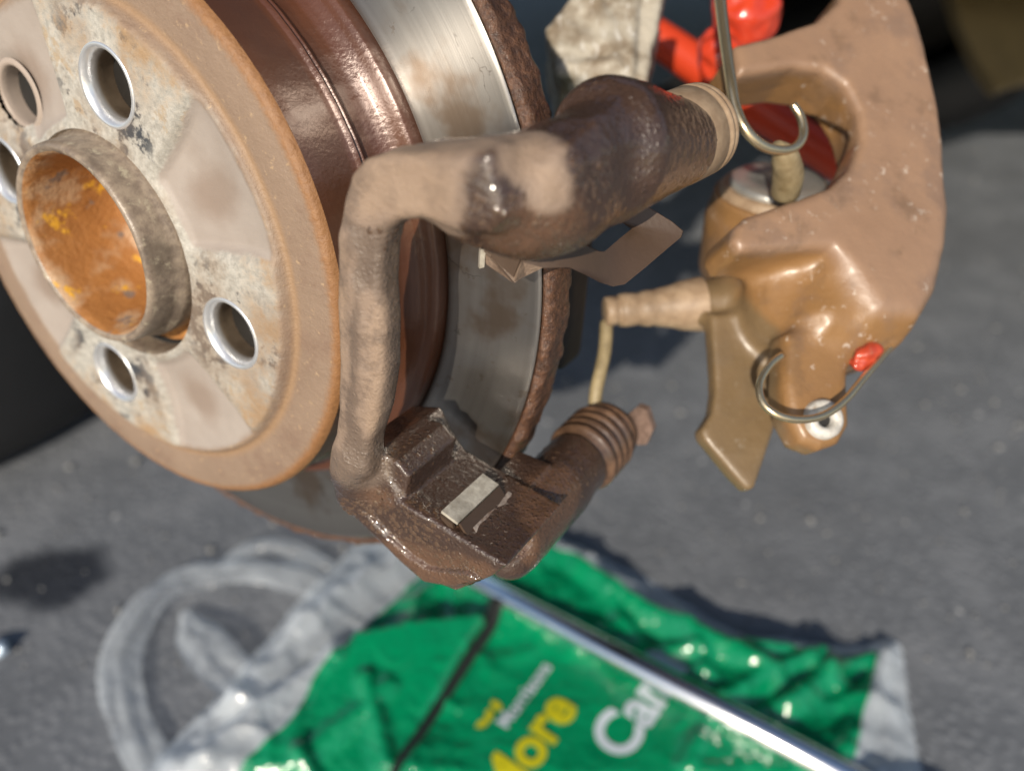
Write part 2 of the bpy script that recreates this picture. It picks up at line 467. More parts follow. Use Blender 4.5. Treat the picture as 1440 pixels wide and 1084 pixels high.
def mat_caliper():
    M = Mat('caliper_iron')
    n = M.noise(2.0, 5, 0.6); n2 = M.noise(26, 4); n3 = M.noise(9, 5, 0.7)
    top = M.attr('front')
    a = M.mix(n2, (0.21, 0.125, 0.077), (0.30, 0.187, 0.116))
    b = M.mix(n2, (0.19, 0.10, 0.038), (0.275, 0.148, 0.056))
    c = M.mix(M.step(M.math('ADD', top, M.math('MULTIPLY', M.math('SUBTRACT', n3, 0.5), 5.0)), -3.2, 2.2), b, a)  # sky sheen coloured onto the outer face, orange shading into the hollows
    fl = M.math('MULTIPLY', M.step(M.noise(5.0, 5, 0.74), 0.595, 0.66), M.step(M.noise(34, 2), 0.46, 0.56))
    c = M.mix(M.math('MULTIPLY', fl, 0.65), c, (0.58, 0.51, 0.44))
    mp = M.node('ShaderNodeMapping'); M.put(mp.inputs[0], M.co); mp.inputs['Rotation'].default_value = (0, 0, 0.9); mp.inputs['Scale'].default_value = (1, 0.16, 1)
    scr = M.math('MULTIPLY', M.step(M.noise(2.2, 3, 0.6, mp.outputs[0]), 0.66, 0.72), M.step(M.noise(16, 2), 0.55, 0.62))
    c = M.mix(M.math('MULTIPLY', scr, 0.5), c, (0.62, 0.52, 0.42))
    c = M.mix(M.math('MULTIPLY', M.step(M.noise(30, 5, 0.6), 0.52, 0.66), 0.45), c, (0.15, 0.10, 0.075))
    gr = M.step(M.math('ADD', M.attr('grime'), M.math('MULTIPLY', M.math('SUBTRACT', n3, 0.5), 8.0)), -3, 4)
    c = M.mix(M.math('MULTIPLY', gr, 0.75), c, M.mix(n3, (0.10, 0.075, 0.04), (0.17, 0.125, 0.07)))
    c = M.mix(M.math('MULTIPLY', M.step(M.noise(18, 5, 0.65), 0.54, 0.68), 0.35), c, (0.09, 0.055, 0.03))
    M.set(base=c, rough=M.mixf(n3, 0.36, 0.58), spec=0.5, normal=M.bump(M.math('ADD', n, M.math('MULTIPLY', n3, 0.8)), 0.2), coat=0.3, coat_rough=0.25)
    return M.m

def mat_bag():
    """film: green print where attr green > 0, milky clear film elsewhere"""
    M = Mat('bag_film')
    g = M.step(M.attr('green'), -1.0, 1.0)
    n = M.noise(45, 4, 0.6, None, 0.8); n2 = M.noise(12, 4, 0.6)
    lw = M.node('ShaderNodeLayerWeight'); lw.inputs[0].default_value = 0.35; fc = lw.outputs['Facing']
    col = M.mix(g, (0.84, 0.91, 0.97), M.mix(n, (0.0, 0.165, 0.068), (0.0, 0.29, 0.11)))
    M.set(base=col, rough=M.mixf(g, 0.2, 0.2), spec=0.8, alpha=M.mixf(g, M.math('ADD', M.math('ADD', M.mixf(M.step(n, 0.3, 0.7), 0.07, 0.24), M.math('MULTIPLY', M.step(M.attr('green'), -300, -100), 0.16)), M.math('MULTIPLY', fc, 0.6)), 1.0),
          coat=0.5, coat_rough=0.08, normal=M.bump(M.math('ADD', M.math('ABSOLUTE', M.math('SUBTRACT', M.noise(24, 2, 0.5, None, 1.0), 0.5)), M.math('MULTIPLY', M.math('ABSOLUTE', M.math('SUBTRACT', M.noise(10, 2), 0.5)), 0.5)), 4.0))
    tr = M.node('ShaderNodeBsdfTranslucent'); M.put(tr.inputs[0], col)
    mx = M.node('ShaderNodeMixShader'); M.put(mx.inputs[0], M.mixf(g, 0.15, 0.10))
    M.nt.links.new(M.b.outputs[0], mx.inputs[1]); M.nt.links.new(tr.outputs[0], mx.inputs[2])
    M.nt.links.new(mx.outputs[0], M.out.inputs[0])
    return M.m

def mat_print(name, c):
    M = Mat(name); M.set(base=c, rough=0.35, spec=0.5); return M.m

ASPHALT = mat_asphalt(); HATF = mat_hat_face(); HATW = mat_hat_wall(); FRIC = mat_friction()
RUSTRIM = mat_rust('flaky_rust', (0.055, 0.026, 0.016), (0.135, 0.062, 0.031), 0.45, 1.8, 1.0, 0.35)
def mat_bore():
    M = Mat('amber_rust'); n = M.noise(7, 5, 0.6); n2 = M.noise(16, 3); n3 = M.noise(2.0, 4)
    c = M.mix(n, (0.23, 0.092, 0.025), (0.40, 0.18, 0.05))
    c = M.mix(M.step(n2, 0.46, 0.62), c, (0.42, 0.27, 0.155))
    c = M.mix(M.step(M.noise(11, 4, 0.6, M.scaled(1, 1, 1.3)), 0.60, 0.68), c, (0.62, 0.33, 0.03))
    c = M.mix(M.math('MULTIPLY', M.step(M.noise(9, 4), 0.60, 0.68), 0.8), c, (0.16, 0.14, 0.13))
    M.set(base=c, rough=0.55, normal=M.bump(M.math('ADD', n, n3), 0.5)); return M.m
BORE = mat_bore()
BOSS = mat_rust('boss_steel', (0.17, 0.13, 0.10), (0.30, 0.24, 0.18), 0.4, 3.0, 0.3, 0.1, (0.42, 0.37, 0.27))
WHITEMETAL = plain('bright_chamfer', (0.80, 0.80, 0.80), 0.32, 0.55, 0.06, 1.2, 0.12)
CARR = mat_bracket(); CALI = mat_caliper(); BAG = mat_bag()
TANRUB = mat_rust('tan_bush', (0.25, 0.17, 0.105), (0.36, 0.26, 0.17), 0.5, 5.0, 0.15)
BROWNRUB = mat_rust('brown_rubber', (0.075, 0.042, 0.026), (0.15, 0.085, 0.05), 0.34, 4.0, 0.2, 0.35)
SHEET = plain('brown_sheet', (0.062, 0.038, 0.024), 0.4, 0.0, 0.08, 1.5, 0.15)
CLIP = mat_rust('clip_steel', (0.30, 0.27, 0.22), (0.50, 0.47, 0.40), 0.4, 3.0, 0.25, 0.2)
CHROME = Mat('chrome').set(base=(0.88, 0.89, 0.91), metal=1.0, rough=0.20).m
GOLDWIRE = plain('zinc_wire', (0.62, 0.50, 0.32), 0.26, 0.9, 0.05, 1.5, 0.15)
STEEL = plain('piston_steel', (0.50, 0.49, 0.46), 0.38, 0.7, 0.1, 2.0, 0.3)
DARK = plain('underbody_black', (0.012, 0.011, 0.010), 0.6, 0.0, 0.4, 6.0, 0.3)
RUBBER = plain('tyre_rubber', (0.009, 0.009, 0.010), 0.62, 0.0, 0.5, 5.0, 0.25)
OLIVE = plain('dusty_olive', (0.16, 0.115, 0.045), 0.7, 0.0, 0.5, 6.0, 0.3)
RED = Mat('red_plastic').set(base=(0.52, 0.045, 0.012), rough=0.4, spec=0.5).m
def mat_wrap():
    M = Mat('red_wrap'); n = M.noise(9, 4)
    M.set(base=M.mix(n, (0.42, 0.02, 0.008), (0.62, 0.07, 0.025)), rough=0.22, spec=0.6, coat=0.6, coat_rough=0.06, normal=M.bump(M.noise(9, 3), 0.8)); return M.m
WRAP = mat_wrap()
def mat_arm():
    M = Mat('dusty_arm'); n = M.noise(14, 5, 0.65); n2 = M.noise(3, 4); s = M.noise(9, 4, 0.6, M.scaled(2.5, 1, 0.6))
    c = M.mix(M.step(n, 0.38, 0.62), (0.20, 0.155, 0.105), (0.42, 0.38, 0.31))
    c = M.mix(M.math('MULTIPLY', M.step(s, 0.55, 0.68), 0.7), c, (0.62, 0.60, 0.56))
    M.set(base=c, rough=0.6, normal=M.bump(M.math('ADD', n2, n), 0.6)); return M.m
ARM = mat_arm()
PRINTW = mat_print('white_print', (0.50, 0.56, 0.60)); PRINTY = mat_print('yellow_print', (0.46, 0.42, 0.01))
BLACKSTRIP = plain('black_strip', (0.012, 0.014, 0.012), 0.5)
WHITEPL = plain('white_plastic', (0.60, 0.585, 0.55), 0.35, 0.0, 0.1, 2.0, 0.08)
FOIL = plain('foil', (0.55, 0.66, 0.78), 0.2, 0.5, 0.5, 3.0, 0.2)

# ================================================================ the setting
gx = np.array([-16000, -4000, -1500, -600, 0, 600, 1500, 4000, 16000.]); gy = np.array([-6000, -2000, -600, 0, 600, 1500, 3000, 8000, 30000.])
gv = np.array([[x, y, 0] for x in gx for y in gy]); ng = len(gy)
gf = [[i*ng+j, (i+1)*ng+j, (i+1)*ng+j+1, i*ng+j+1] for i in range(len(gx)-1) for j in range(ng-1)]
ground = link_mesh('asphalt_ground', gv, gf, ASPHALT, smooth=False)
ground['kind'] = 'structure'; ground['label'] = 'grey asphalt ground'

# loose grit on the asphalt, one mass
def grit():
    V = []; F = []
    oct_v = np.array([[1, 0, 0], [-1, 0, 0], [0, 1, 0], [0, -1, 0], [0, 0, 1], [0, 0, -1.]])
    oct_f = [[0, 2, 4], [2, 1, 4], [1, 3, 4], [3, 0, 4], [2, 0, 5], [1, 2, 5], [3, 1, 5], [0, 3, 5]]
    rs = np.random.RandomState(3)
    for k in range(1500):
        y = 330+rs.rand()**1.4*1500; x = (rs.rand()*2-1)*(330+y*0.6)
        s = rs.uniform(0.7, 1.9) if rs.rand() < 0.93 else rs.uniform(2.0, 3.6)
        o = oct_v*rs.uniform(0.7, 1.3, (6, 1))*s*np.array([1, 1, 0.7]); b = len(V)
        V += list(o+[x, y, s*0.4]); F += [[b+i for i in f] for f in oct_f]
    for k in range(90):
        y = 420+rs.rand()*900; x = (rs.rand()*2-1)*(200+y*0.6); s = rs.uniform(2.2, 4.6)
        o = oct_v*rs.uniform(0.7, 1.3, (6, 1))*s*np.array([1, 1, 0.6]); b = len(V)
        V += list(o+[x, y, s*0.35]); F += [[b+i for i in f] for f in oct_f]
    return np.array(V), np.array(F)
gv_, gf_ = grit()
go = link_mesh('grit', gv_, gf_, plain('grit_stone', (0.21, 0.21, 0.205), 0.7, 0.0, 0, 8.0, 0.5), smooth=False)
go['kind'] = 'stuff'; go['label'] = 'loose stone grit scattered over the asphalt'; go['category'] = 'grit'

# ---------------------------------------------------------------- dark underside of the car
ub = thing('car_underbody', 'black underside of the car above the far ground at the top', 'car underbody')
def boxmesh(lo, hi):
    x0, y0, z0 = lo; x1, y1, z1 = hi
    v = [(x, y, z) for x in (x0, x1) for y in (y0, y1) for z in (z0, z1)]
    return np.array(v, float), [[0, 1, 3, 2], [4, 6, 7, 5], [0, 4, 5, 1], [2, 3, 7, 6], [0, 2, 6, 4], [1, 5, 7, 3]]
v, f = boxmesh((-260, 760, 330), (2300, 3200, 800)); link_mesh('floor_pan', v, f, DARK, ub, smooth=False)
v, f = boxmesh((40, 640, 395), (1500, 757, 760)); link_mesh('bumper', v, f, DARK, ub, smooth=False)
# unseen wheel arch and flank of the car, added to darken the sky overhead
wa = thing('wheel_arch', 'unseen dark wheel arch liner and car flank, added to shade the brake disc', 'wheel arch', frame(None, np.array([nx_ for nx_ in np.cross([0, 0, 1.0], np.array([NA[0], NA[1], 0])/np.hypot(NA[0], NA[1]))]), np.array([0, 0, 1.0]), np.array([NA[0], NA[1], 0])/np.hypot(NA[0], NA[1]), HUBW))
_t = np.radians(np.linspace(36, 166, 41)); _V = []; _F = []
for k_, t_ in enumerate(_t):
    for r_, a_ in ((372, 6), (367, 9), (364, 4), (364, -230)): _V.append([r_*math.cos(t_), r_*math.sin(t_), a_])
for k_ in range(40):
    for q_ in range(3): _F.append([k_*4+q_, k_*4+q_+1, k_*4+q_+5, k_*4+q_+4])
link_mesh('liner', np.array(_V), np.array(_F), DARK, wa)
_V = []; _F = []
for k_, t_ in enumerate(_t):
    c_, s_ = math.cos(t_), math.sin(t_); m_ = min(1500/max(abs(c_), 1e-3), 900/max(abs(s_), 1e-3))
    _V += [[370*c_, 370*s_, 8], [m_*c_, m_*s_, 8]]
for k_ in range(40): _F.append([k_*2, k_*2+1, k_*2+3, k_*2+2])
link_mesh('fender', np.array(_V), np.array(_F), plain('dark_paint', (0.02, 0.022, 0.026), 0.3), wa, smooth=False)
# beam axle
axp0 = HUBW + E2*-62 + E1*25 - NA*105; axp1 = HUBW - NA*1330 + E2*20
ax_ = thing('axle_beam', 'black tubular axle beam running back behind the brake disc', 'axle beam')
v, f = tube([axp0, axp0*0.7+axp1*0.3, axp0*0.3+axp1*0.7, axp1], [26, 30, 34, 34], 24, 6); link_mesh('tube', v, f, DARK, ax_)
v, f = ring_axis([(0, -4), (52, -4), (54, 0), (54, 8), (0, 8)], axp0+NA*2, -NA, 32); link_mesh('end_flange', v, f, DARK, ax_)
# far wheel
nh = np.array([NA[0], NA[1], 0]); nh /= np.linalg.norm(nh)
wc = HUBW - NA*1390; wc[2] = 300
def tyre(name, label, c, axis, R=300, w=185, tread=True):
    ax = np.asarray(axis, float); ax /= np.linalg.norm(ax)
    x = np.cross(ax, [0, 0, 1.0]) if abs(ax[2]) < 0.9 else np.array([1.0, 0, 0]); x /= np.linalg.norm(x); y = np.cross(ax, x)
    M4 = frame(None, x, y, ax, c)
    t = thing(name, label, 'tyre', M4)
    h = w/2
    pr = [(R-105, -h*0.72), (R-98, -h*0.86), (R-70, -h), (R-32, -h*0.98), (R-12, -h*0.86), (R-3, -h*0.70), (R, -h*0.5), (R, h*0.5), (R-3, h*0.70),
          (R-12, h*0.86), (R-32, h*0.98), (R-70, h), (R-98, h*0.86), (R-105, h*0.72)]
    v, f = lathe(pr, 96); link_mesh('carcass', v, f, RUBBER, t)
    for k in range(3 if tread else 0):
        a = (k-1)*w*0.2
        v, f = lathe([(R-0.5, a-9), (R+5, a-7), (R+5, a+7), (R-0.5, a+9)], 96); link_mesh('tread_rib', v, f, RUBBER, t, smooth=False)
    v, f = lathe([(R-102, -h*0.7), (R-125, -h*0.55), (R-135, 0), (R-125, h*0.3), (60, h*0.42), (0.1, h*0.45)], 64); link_mesh('rim', v, f, DARK, t)
    return t
tyre('wheel', 'far black wheel standing on the asphalt under the car, top right', wc, nh)['group'] = 'wheels of the car'
_g1, _g2 = G(0, 700), G(150, 622); _d = (_g2-_g1)/np.linalg.norm(_g2-_g1); _n = np.array([-_d[1], _d[0], 0])
tyre('wheel', 'black wheel lying flat on the asphalt left of the brake disc', (_g1+_g2)/2+_n*300-_d*30+np.array([0, 0, 95]), (0.05, 0.03, 1), 290, 180, False)['group'] = 'wheels of the car'
# muddy tank panel, top right
tk = thing('mud_guard', 'olive brown muddy guard panel in the top right corner', 'guard panel')
P = [W(1322, -60, 800), W(1345, 20, 795), W(1375, 88, 790), W(1402, 126, 785), W(1428, 116, 790), W(1500, 100, 800), W(1520, -60, 820)]
v, f = prism(P, -vec((-0.3, 0.1, -1)), 30); link_mesh('panel', v, f, OLIVE, tk, smooth=False)
v, f = prism([W(1322, -60, 798), W(1345, 20, 793), W(1353, 20, 793), W(1334, -60, 798)], vec((-0.3, 0.1, -1)), 6); link_mesh('lip', v, f, OLIVE, tk, smooth=False)
# dusty suspension arm above the guide pin
def sus_arm():
    e = vec((0.06, 0.3, 0.95)); e /= np.linalg.norm(e)
    i = RX - e*(RX @ e); i /= np.linalg.norm(i); j = np.cross(e, i)
    P0 = W(850, 60, 318)
    def c(px, py):
        r = vec(((px-CX)/FPX, (py-CY)/FPX, 1.0)); s = (e @ (P0-CAMPOS))/(e @ r); q = CAMPOS+r*s-P0
        return (q @ i, q @ j)
    S = SDF((-34, -44, -6), (36, 30, 46), 0.9)
    S.add(S.extrude([c(*p) for p in [(812, -40), (800, -5), (768, 38), (776, 72), (790, 94), (840, 112), (880, 124), (893, 122), (905, -40)]], 0, 40, 3))
    S.add(S.extrude([c(*p) for p in [(886, -40), (880, 124), (907, 121), (932, 0), (940, -40)]], 3, 40, 2.0), 1.5)
    S.add(S.capsule((*c(835, -20), 0), (*c(856, 70), 3), 3.5, 1.5), 5)
    S.add(S.capsule((*c(790, 95), 2), (*c(862, 90), 0), 2.0, 2.0), 4)
    S.rough(0.9, 9, 3)
    V, F = S.mesh()
    o = link_mesh('suspension_arm', V, F, ARM)
    o.matrix_world = frame(None, i, j, e, P0)
    tag(o, 'dusty grey and brown suspension arm above the guide pin housing', 'suspension arm')
sus_arm()

# ================================================================ brake disc
disc = thing('brake_disc', 'rusty brake disc with brown hat, polished steel ring and four stud holes', 'brake disc', MROT)
HOLES = [math.radians(74.3+90*k) for k in range(4)]
HC = [np.array([54.8*math.cos(t), 54.8*math.sin(t)]) for t in HOLES]
FANS = [math.radians(29.3+90*k) for k in range(4)]
ADJ = np.array([56.7*math.cos(math.radians(133)), 56.7*math.sin(math.radians(133))])
def hat_face():
    n = 420
    rs_ = np.concatenate([np.arange(37.8, 74.6, 0.62), [75.0, 75.6, 76.2, 76.8, 77.4, 78.0, 78.8, 80, 82, 84.5, 87, 89.5, 91.5, 92.8, 93.7, 94.4, 94.9, 95.05]])
    za = np.where(rs_ < 75, 3.8, 0); za = 3.8*(1-smoothstep(rs_, 74.6, 78.4)) + 0.5*smoothstep(rs_, 78, 84)*(1-smoothstep(rs_, 88, 93))
    za = za - 2.4*np.clip((rs_-92.6)/2.45, 0, 1)**2.2
    th = np.linspace(0, 2*np.pi, n, endpoint=False)
    Rr, Th = np.meshgrid(rs_, th, indexing='ij'); Z = np.repeat(za[:, None], n, 1)
    X = Rr*np.cos(Th); Y = Rr*np.sin(Th)
    fan = np.zeros_like(X); smu = np.full_like(X, 99.)
    for t in FANS:
        d = (Th-t+np.pi) % (2*np.pi)-np.pi
        lat = np.abs(Rr*np.sin(d)); wdt = 10.5+(Rr-38)*0.36
        fm = np.where(np.abs(d) < 1.2, 1-smoothstep(lat-wdt, -3.0, 2.0), 0)
        fan = np.maximum(fan, fm*smoothstep(Rr, 38, 43)*(1-smoothstep(Rr, 74.5, 77)))
        c = np.array([57*math.cos(t), 57*math.sin(t)])
        # smudge is longer along the radius than across it
        dr = (X-c[0])*math.cos(t)+(Y-c[1])*math.sin(t); dt = -(X-c[0])*math.sin(t)+(Y-c[1])*math.cos(t)
        smu = np.minimum(smu, np.sqrt((dr*1.0)**2+(dt*1.25)**2))
    dep = np.clip(np.cos(np.clip((Rr-58)/22, -1, 1)*np.pi/2), 0, 1)
    Z = Z - fan*(0.9+2.8*dep)
    hol = np.full_like(X, 99.)
    for c in HC: hol = np.minimum(hol, np.hypot(X-c[0], Y-c[1]))
    adj = np.hypot(X-ADJ[0], Y-ADJ[1])
    Z = Z - 1.6*(1-smoothstep(adj, 9, 15))
    P = np.stack([X, Y, Z], -1).reshape(-1, 3)
    P[:, 2] += 0.10*fbm(P, 3.0, 2)*(1-0.7*fan.ravel())
    # rust scab on the outer ring edge
    k = len(rs_)
    i, j = np.meshgrid(np.arange(k-1), np.arange(n), indexing='ij'); j2 = (j+1) % n
    F = np.stack([i*n+j, (i+1)*n+j, (i+1)*n+j2, i*n+j2], -1).reshape(-1, 4)
    fc = P[F].mean(1)
    keep = np.ones(len(F), bool)
    for c in HC: keep &= np.hypot(fc[:, 0]-c[0], fc[:, 1]-c[1]) > 10.9
    keep &= np.hypot(fc[:, 0]-ADJ[0], fc[:, 1]-ADJ[1]) > 9.6
    return P, F[keep], dict(fan=fan.ravel(), rad=Rr.ravel(), hole=hol.ravel(), smudge=smu.ravel())
P, F, A = hat_face()
hat = link_mesh('hat_face', P, F, HATF, disc, attrs=A)
# wall of the hat with its turned groove and flare, front plate thickness behind the face
wall = [(95.05, -2.35), (95.2, -6), (95.0, -12), (95.0, -19.2), (95.9, -20.0), (96.3, -20.6), (95.6, -21.2), (96.5, -21.9), (95.6, -22.6), (95.2, -24), (95.5, -27),
        (96.6, -29.6), (98.6, -31.6), (100.6, -32.6), (103.6, -33.0), (104.7, -33.6), (105.0, -34.6), (105.1, -39.5)]
pw = np.array(wall); pw = np.array([[np.interp(s, np.arange(len(pw)), pw[:, c]) for c in (0, 1)] for s in np.linspace(0, len(pw)-1, (len(pw)-1)*3+1)])
v, f = lathe(pw[::-1], 360); v[:, :2] *= (1+0.0011*fbm(v, 2.6, 2))[:, None]
link_mesh('hat_wall', v, f, HATW, disc)
v, f = lathe([(36.6, -5.5), (94, -5.5), (94, -33), (88, -34), (88, -12), (36.6, -12)][::-1], 128, closed=True); link_mesh('hat_inside', v, f, DARK, disc)
v, f = lathe([(37.6, -6), (37.4, 0), (37.5, 3.0), (38.2, 3.75)][::-1], 128); link_mesh('centre_bore', v, f, BOSS, disc)
fr = [(105.3, -39.0), (105.6, -37.5), (106.2, -37.1)]+[(r, -37.1) for r in np.linspace(107.5, 137.2, 24)]+[(138.2, -37.2), (138.5, -37.6)]
v, f = lathe(fr[::-1], 420)
link_mesh('friction_ring', v, f, FRIC, disc)
rim = [(138.3, -38.4), (138.7, -37.9), (139.3, -37.2), (140.2, -37.1), (141.1, -37.6), (141.9, -38.8), (142.1, -40.5), (142.2, -42.5), (142.0, -45), (142.1, -47.3), (141.5, -49.2), (140.0, -50.0), (105, -50.0)]
pr = np.array(rim); pr = np.array([[np.interp(s, np.arange(len(pr)), pr[:, c]) for c in (0, 1)] for s in np.linspace(0, len(pr)-1, (len(pr)-1)*2+1)])
v, f = lathe(pr[::-1], 720)
rr = np.hypot(v[:, 0], v[:, 1]); wgt = smoothstep(rr, 138.4, 141)
nz = fbm(v*np.array([1, 1, 0.75]), 5.0, 4)
v[:, :2] *= (1+wgt*(0.006*np.clip(nz, -0.5, 1.2))/1.0)[:, None]; v[:, 2] += wgt*0.9*fbm(v+50, 5.0, 3)
link_mesh('rust_rim', v, f, RUSTRIM, disc)
# bevels of the stud holes
bev = [(12.2, -0.6), (12.0, 0.10), (11.75, 0.36), (11.2, 0.42), (10.7, 0.2), (9.9, -1.1), (9.5, -2.2), (9.4, -4.0), (9.3, -5.0), (9.5, -6.0), (9.4, -10.5)]
bv, bf = lathe(bev[::-1], 64)
HOLEM = Mat('hole_bevel')
_n = HOLEM.noise(3, 4); _z = HOLEM.radius()[1][2]
HOLEM.set(base=HOLEM.mix(HOLEM.step(_z, -0.0024, -0.0046), (0.80, 0.80, 0.80), HOLEM.mix(_n, (0.20, 0.14, 0.09), (0.36, 0.28, 0.20))),
          metal=0.75, rough=0.3, spec=0.6, normal=HOLEM.bump(_n, 0.15))
first = None
for k, c in enumerate(HC):
    if first is None:
        o = first = link_mesh('hole_bevel', bv, bf, HOLEM.m, disc)
    else:
        o = first.copy(); COL.objects.link(o); o.parent = disc
    o.location = (c[0]*0.001, c[1]*0.001, 0.0038)
v, f = lathe([(11.5, -2.2), (10.4, -1.55), (9.6, -1.7), (9.1, -2.4), (8.9, -4), (8.8, -9)][::-1], 56); v += [ADJ[0], ADJ[1], 2.2]
link_mesh('adjuster_hole', v, f, plain('adjuster_bevel', (0.33, 0.27, 0.225), 0.5, 0, 0.1, 2.0, 0.15), disc)
# hub behind and through the disc
hub = thing('wheel_hub', 'rusty hub boss with open orange bore in the middle of the disc', 'wheel hub', frame(None, E1, E2, NA, HUBW+E2*3.2))
bs = [(34.8, -8), (34.6, 1.5), (34.3, 3.0), (33.4, 4.2), (33.0, 6), (32.7, 11.5), (32.5, 12.9), (31.9, 13.8), (31.2, 14.1), (30.4, 13.9), (29.8, 13.3)]
v, f = lathe(bs[::-1], 160); v += 0.06*np.stack([fbm(v, 3, 2)]*3, 1); link_mesh('boss', v, f, BOSS, hub)
bo = [(29.8, 13.3), (29.0, 12.2), (28.6, 10.5), (28.0, 4), (26.4, -8), (25.0, -15), (22.0, -20), (14, -22.5), (0.1, -23)]
v, f = lathe(bo[::-1], 128); v[:, 2] += 0.2*fbm(v, 5, 2); link_mesh('bore', v, f, BORE, hub)
v, f = lathe([(34.6, -7.0), (68, -7.6), (69, -9), (69, -13), (34, -14)][::-1], 96); link_mesh('flange', v, f, mat_rust('flange_rust', (0.25, 0.10, 0.03), (0.42, 0.19, 0.05), 0.6), hub)
# knuckle behind the disc
kn = thing('hub_carrier', 'black hub carrier behind the brake disc', 'hub carrier', MROT)
S = SDF((-60, -80, -125), (150, 80, -50), 2.0)
S.add(S.cyl((0, 0, -54), (0, 0, -112), 52, 46, 5))
S.add(S.box((70, 6, -82), (48, 24, 9), None, 5), 12)
S.add(S.box((118, 2, -82), (11, 42, 9), None, 4), 8)
V, F = S.mesh(); link_mesh('casting', V, F, DARK, kn)
v, f = lathe([(60, -53), (118, -53), (126, -56), (128, -62), (126.5, -62.5), (117, -55), (60, -55)][::-1], 128, closed=True)
link_mesh('dark_backing', v, f, DARK, kn)  # dark plate added behind the disc to deepen the shade there

# ================================================================ caliper carrier
carr = thing('caliper_carrier', 'brown cast iron caliper carrier arching over the disc edge, wet with cleaner', 'caliper carrier', MROT)
def carrier():
    S = SDF((76, -112, -98), (196, 92, 24), 0.85)
    bar = [(540, 256), (518, 285), (507, 335), (511, 395), (517, 450), (519, 515), (513, 575), (500, 630), (497, 665)]
    rad = [7.0, 5.9, 5.1, 4.8, 5.1, 5.1, 4.8, 4.8, 5.6]
    dep = [7, 9, 10, 10, 10, 10, 9, 8, 6]
    pts = [RL(px, py, a) for (px, py), a in zip(bar, dep)]
    # flat cast bar with a squared upper corner running into the bridge
    flat = [(495, 275), (503, 243), (520, 222), (552, 211), (640, 212), (700, 208), (722, 300), (696, 323), (652, 320), (604, 304), (572, 306), (556, 320), (549, 345), (546, 400), (550, 452), (550, 520), (542, 575), (529, 618), (526, 664),
            (474, 668), (476, 630), (484, 575), (486, 500), (483, 420), (485, 335)]
    S.add(S.extrude([RL(x, y, 10)[:2] for x, y in flat], 4.5, 13.5, 2.6), 0)
    S.add(S.extrude([RL(x, y, 10)[:2] for x, y in ((522, 240), (552, 216), (640, 216), (704, 214), (722, 300), (696, 321), (652, 318), (604, 302), (570, 304), (540, 300))], -12, 11, 4.0), 2.0)
    for k in range(1, len(pts)-1): S.add(S.capsule(pts[k], pts[k+1], 4.3, 4.3), 2.0)
    # bridge to the upper housing
    br = [((600, 256), 3, 7.0), ((650, 266), 0, 8.6), ((705, 276), -5, 11.0), ((745, 280), -9, 12.4), ((775, 280), -11, 13.0)]
    for (p, a, r), (q, b, s) in zip(br[:-1], br[1:]): S.add(S.capsule(RL(*p, a), RL(*q, b), r, s), 4.0)
    S.add(S.extrude([RL(x, y, 3)[:2] for x, y in ((684, 216), (742, 207), (784, 206), (797, 240), (799, 300), (792, 340), (776, 356), (748, 350), (712, 330), (676, 322))], -26, 3, 7.5), 4)
    S.add(S.cyl(RL(838, 211, -26), RL(966, 201, -69), 17.6, 10.8, 6.0), 9)
    lg = np.array([RL(x, y, 3)[:2] for x, y in ((700, 196), (742, 184), (784, 182), (800, 230), (799, 300), (792, 338), (776, 350), (748, 346), (712, 326), (690, 318))])
    lc2 = lg.mean(0); S.add(S.extrude(lc2+(lg-lc2)*0.86+np.array([1.0, 1.0]), -44, -8, 8.0), 9)
    S.add(S.capsule(RL(690, 262, 3), RL(750, 268, -3), 9.8, 10.5), 5)
    S.add(S.capsule(RL(660, 300, 3), RL(735, 318, -2), 5.5, 6.5), 5)
    # raised lip along the front top edge
    S.add(S.capsule(RL(752, 203, -12), RL(818, 180, -20), 1.6, 1.2), 1.5)
    # lower end: foot, ridge of the pad slot, seat of the pad clip
    def EX(z, pix, a0, a1, r, k): S.add(S.extrude([RL(x, y, z)[:2] for x, y in pix], a0, a1, r), k)
    EX(8, ((488, 636), (474, 666), (482, 702), (575, 792), (588, 812), (640, 832), (690, 812), (712, 796), (640, 752), (566, 705), (546, 676), (528, 640)), -24, 8, 1.2, 1.6)
    S.add(S.capsule(RL(500, 640, 9), RL(514, 690, 4), 5.2, 6.0), 5)
    S.add(S.capsule(RL(492, 655, 8), RL(498, 692, 5), 4.2, 4.6), 5)
    EX(8, ((500, 702), (577, 778), (606, 797), (662, 803), (676, 812), (640, 822), (600, 815), (566, 786), (494, 716)), 2, 9.6, 0.8, 1.2)
    EX(8, ((524, 640), (552, 652), (571, 674), (566, 706), (548, 702), (530, 680)), -17, 6.6, 0.8, 1.6)
    EX(8, ((540, 700), (566, 704), (600, 727), (604, 735), (566, 716), (536, 712)), 2, 8.8, 0.6, 0.8)
    EX(6, ((626, 734), (642, 746), (654, 757), (660, 790), (606, 760), (612, 738)), -14, 5, 0.7, 0.6)
    LX = RL(766, 698, -37); L0 = LX.copy(); L0[2] = -12; L1 = LX.copy(); L1[2] = -61
    S.add(S.cyl(L0, L1, 11.2, 11.6, 3.0), 1.2)
    L2 = L0+np.array([2.5, -4.5, 0]); L3 = L2+np.array([0, 0, -34]); S.add(S.capsule(L2, L3, 8.0, 8.0), 4)
    S.add(S.box(LX+np.array([-5.5, 8.0, 8]), (6.5, 4.5, 10), None, 0.8), 0.6)
    S.rough(0.09, 3.0, 2); S.rough(0.07, 14.0, 2)
    V, F = S.mesh()
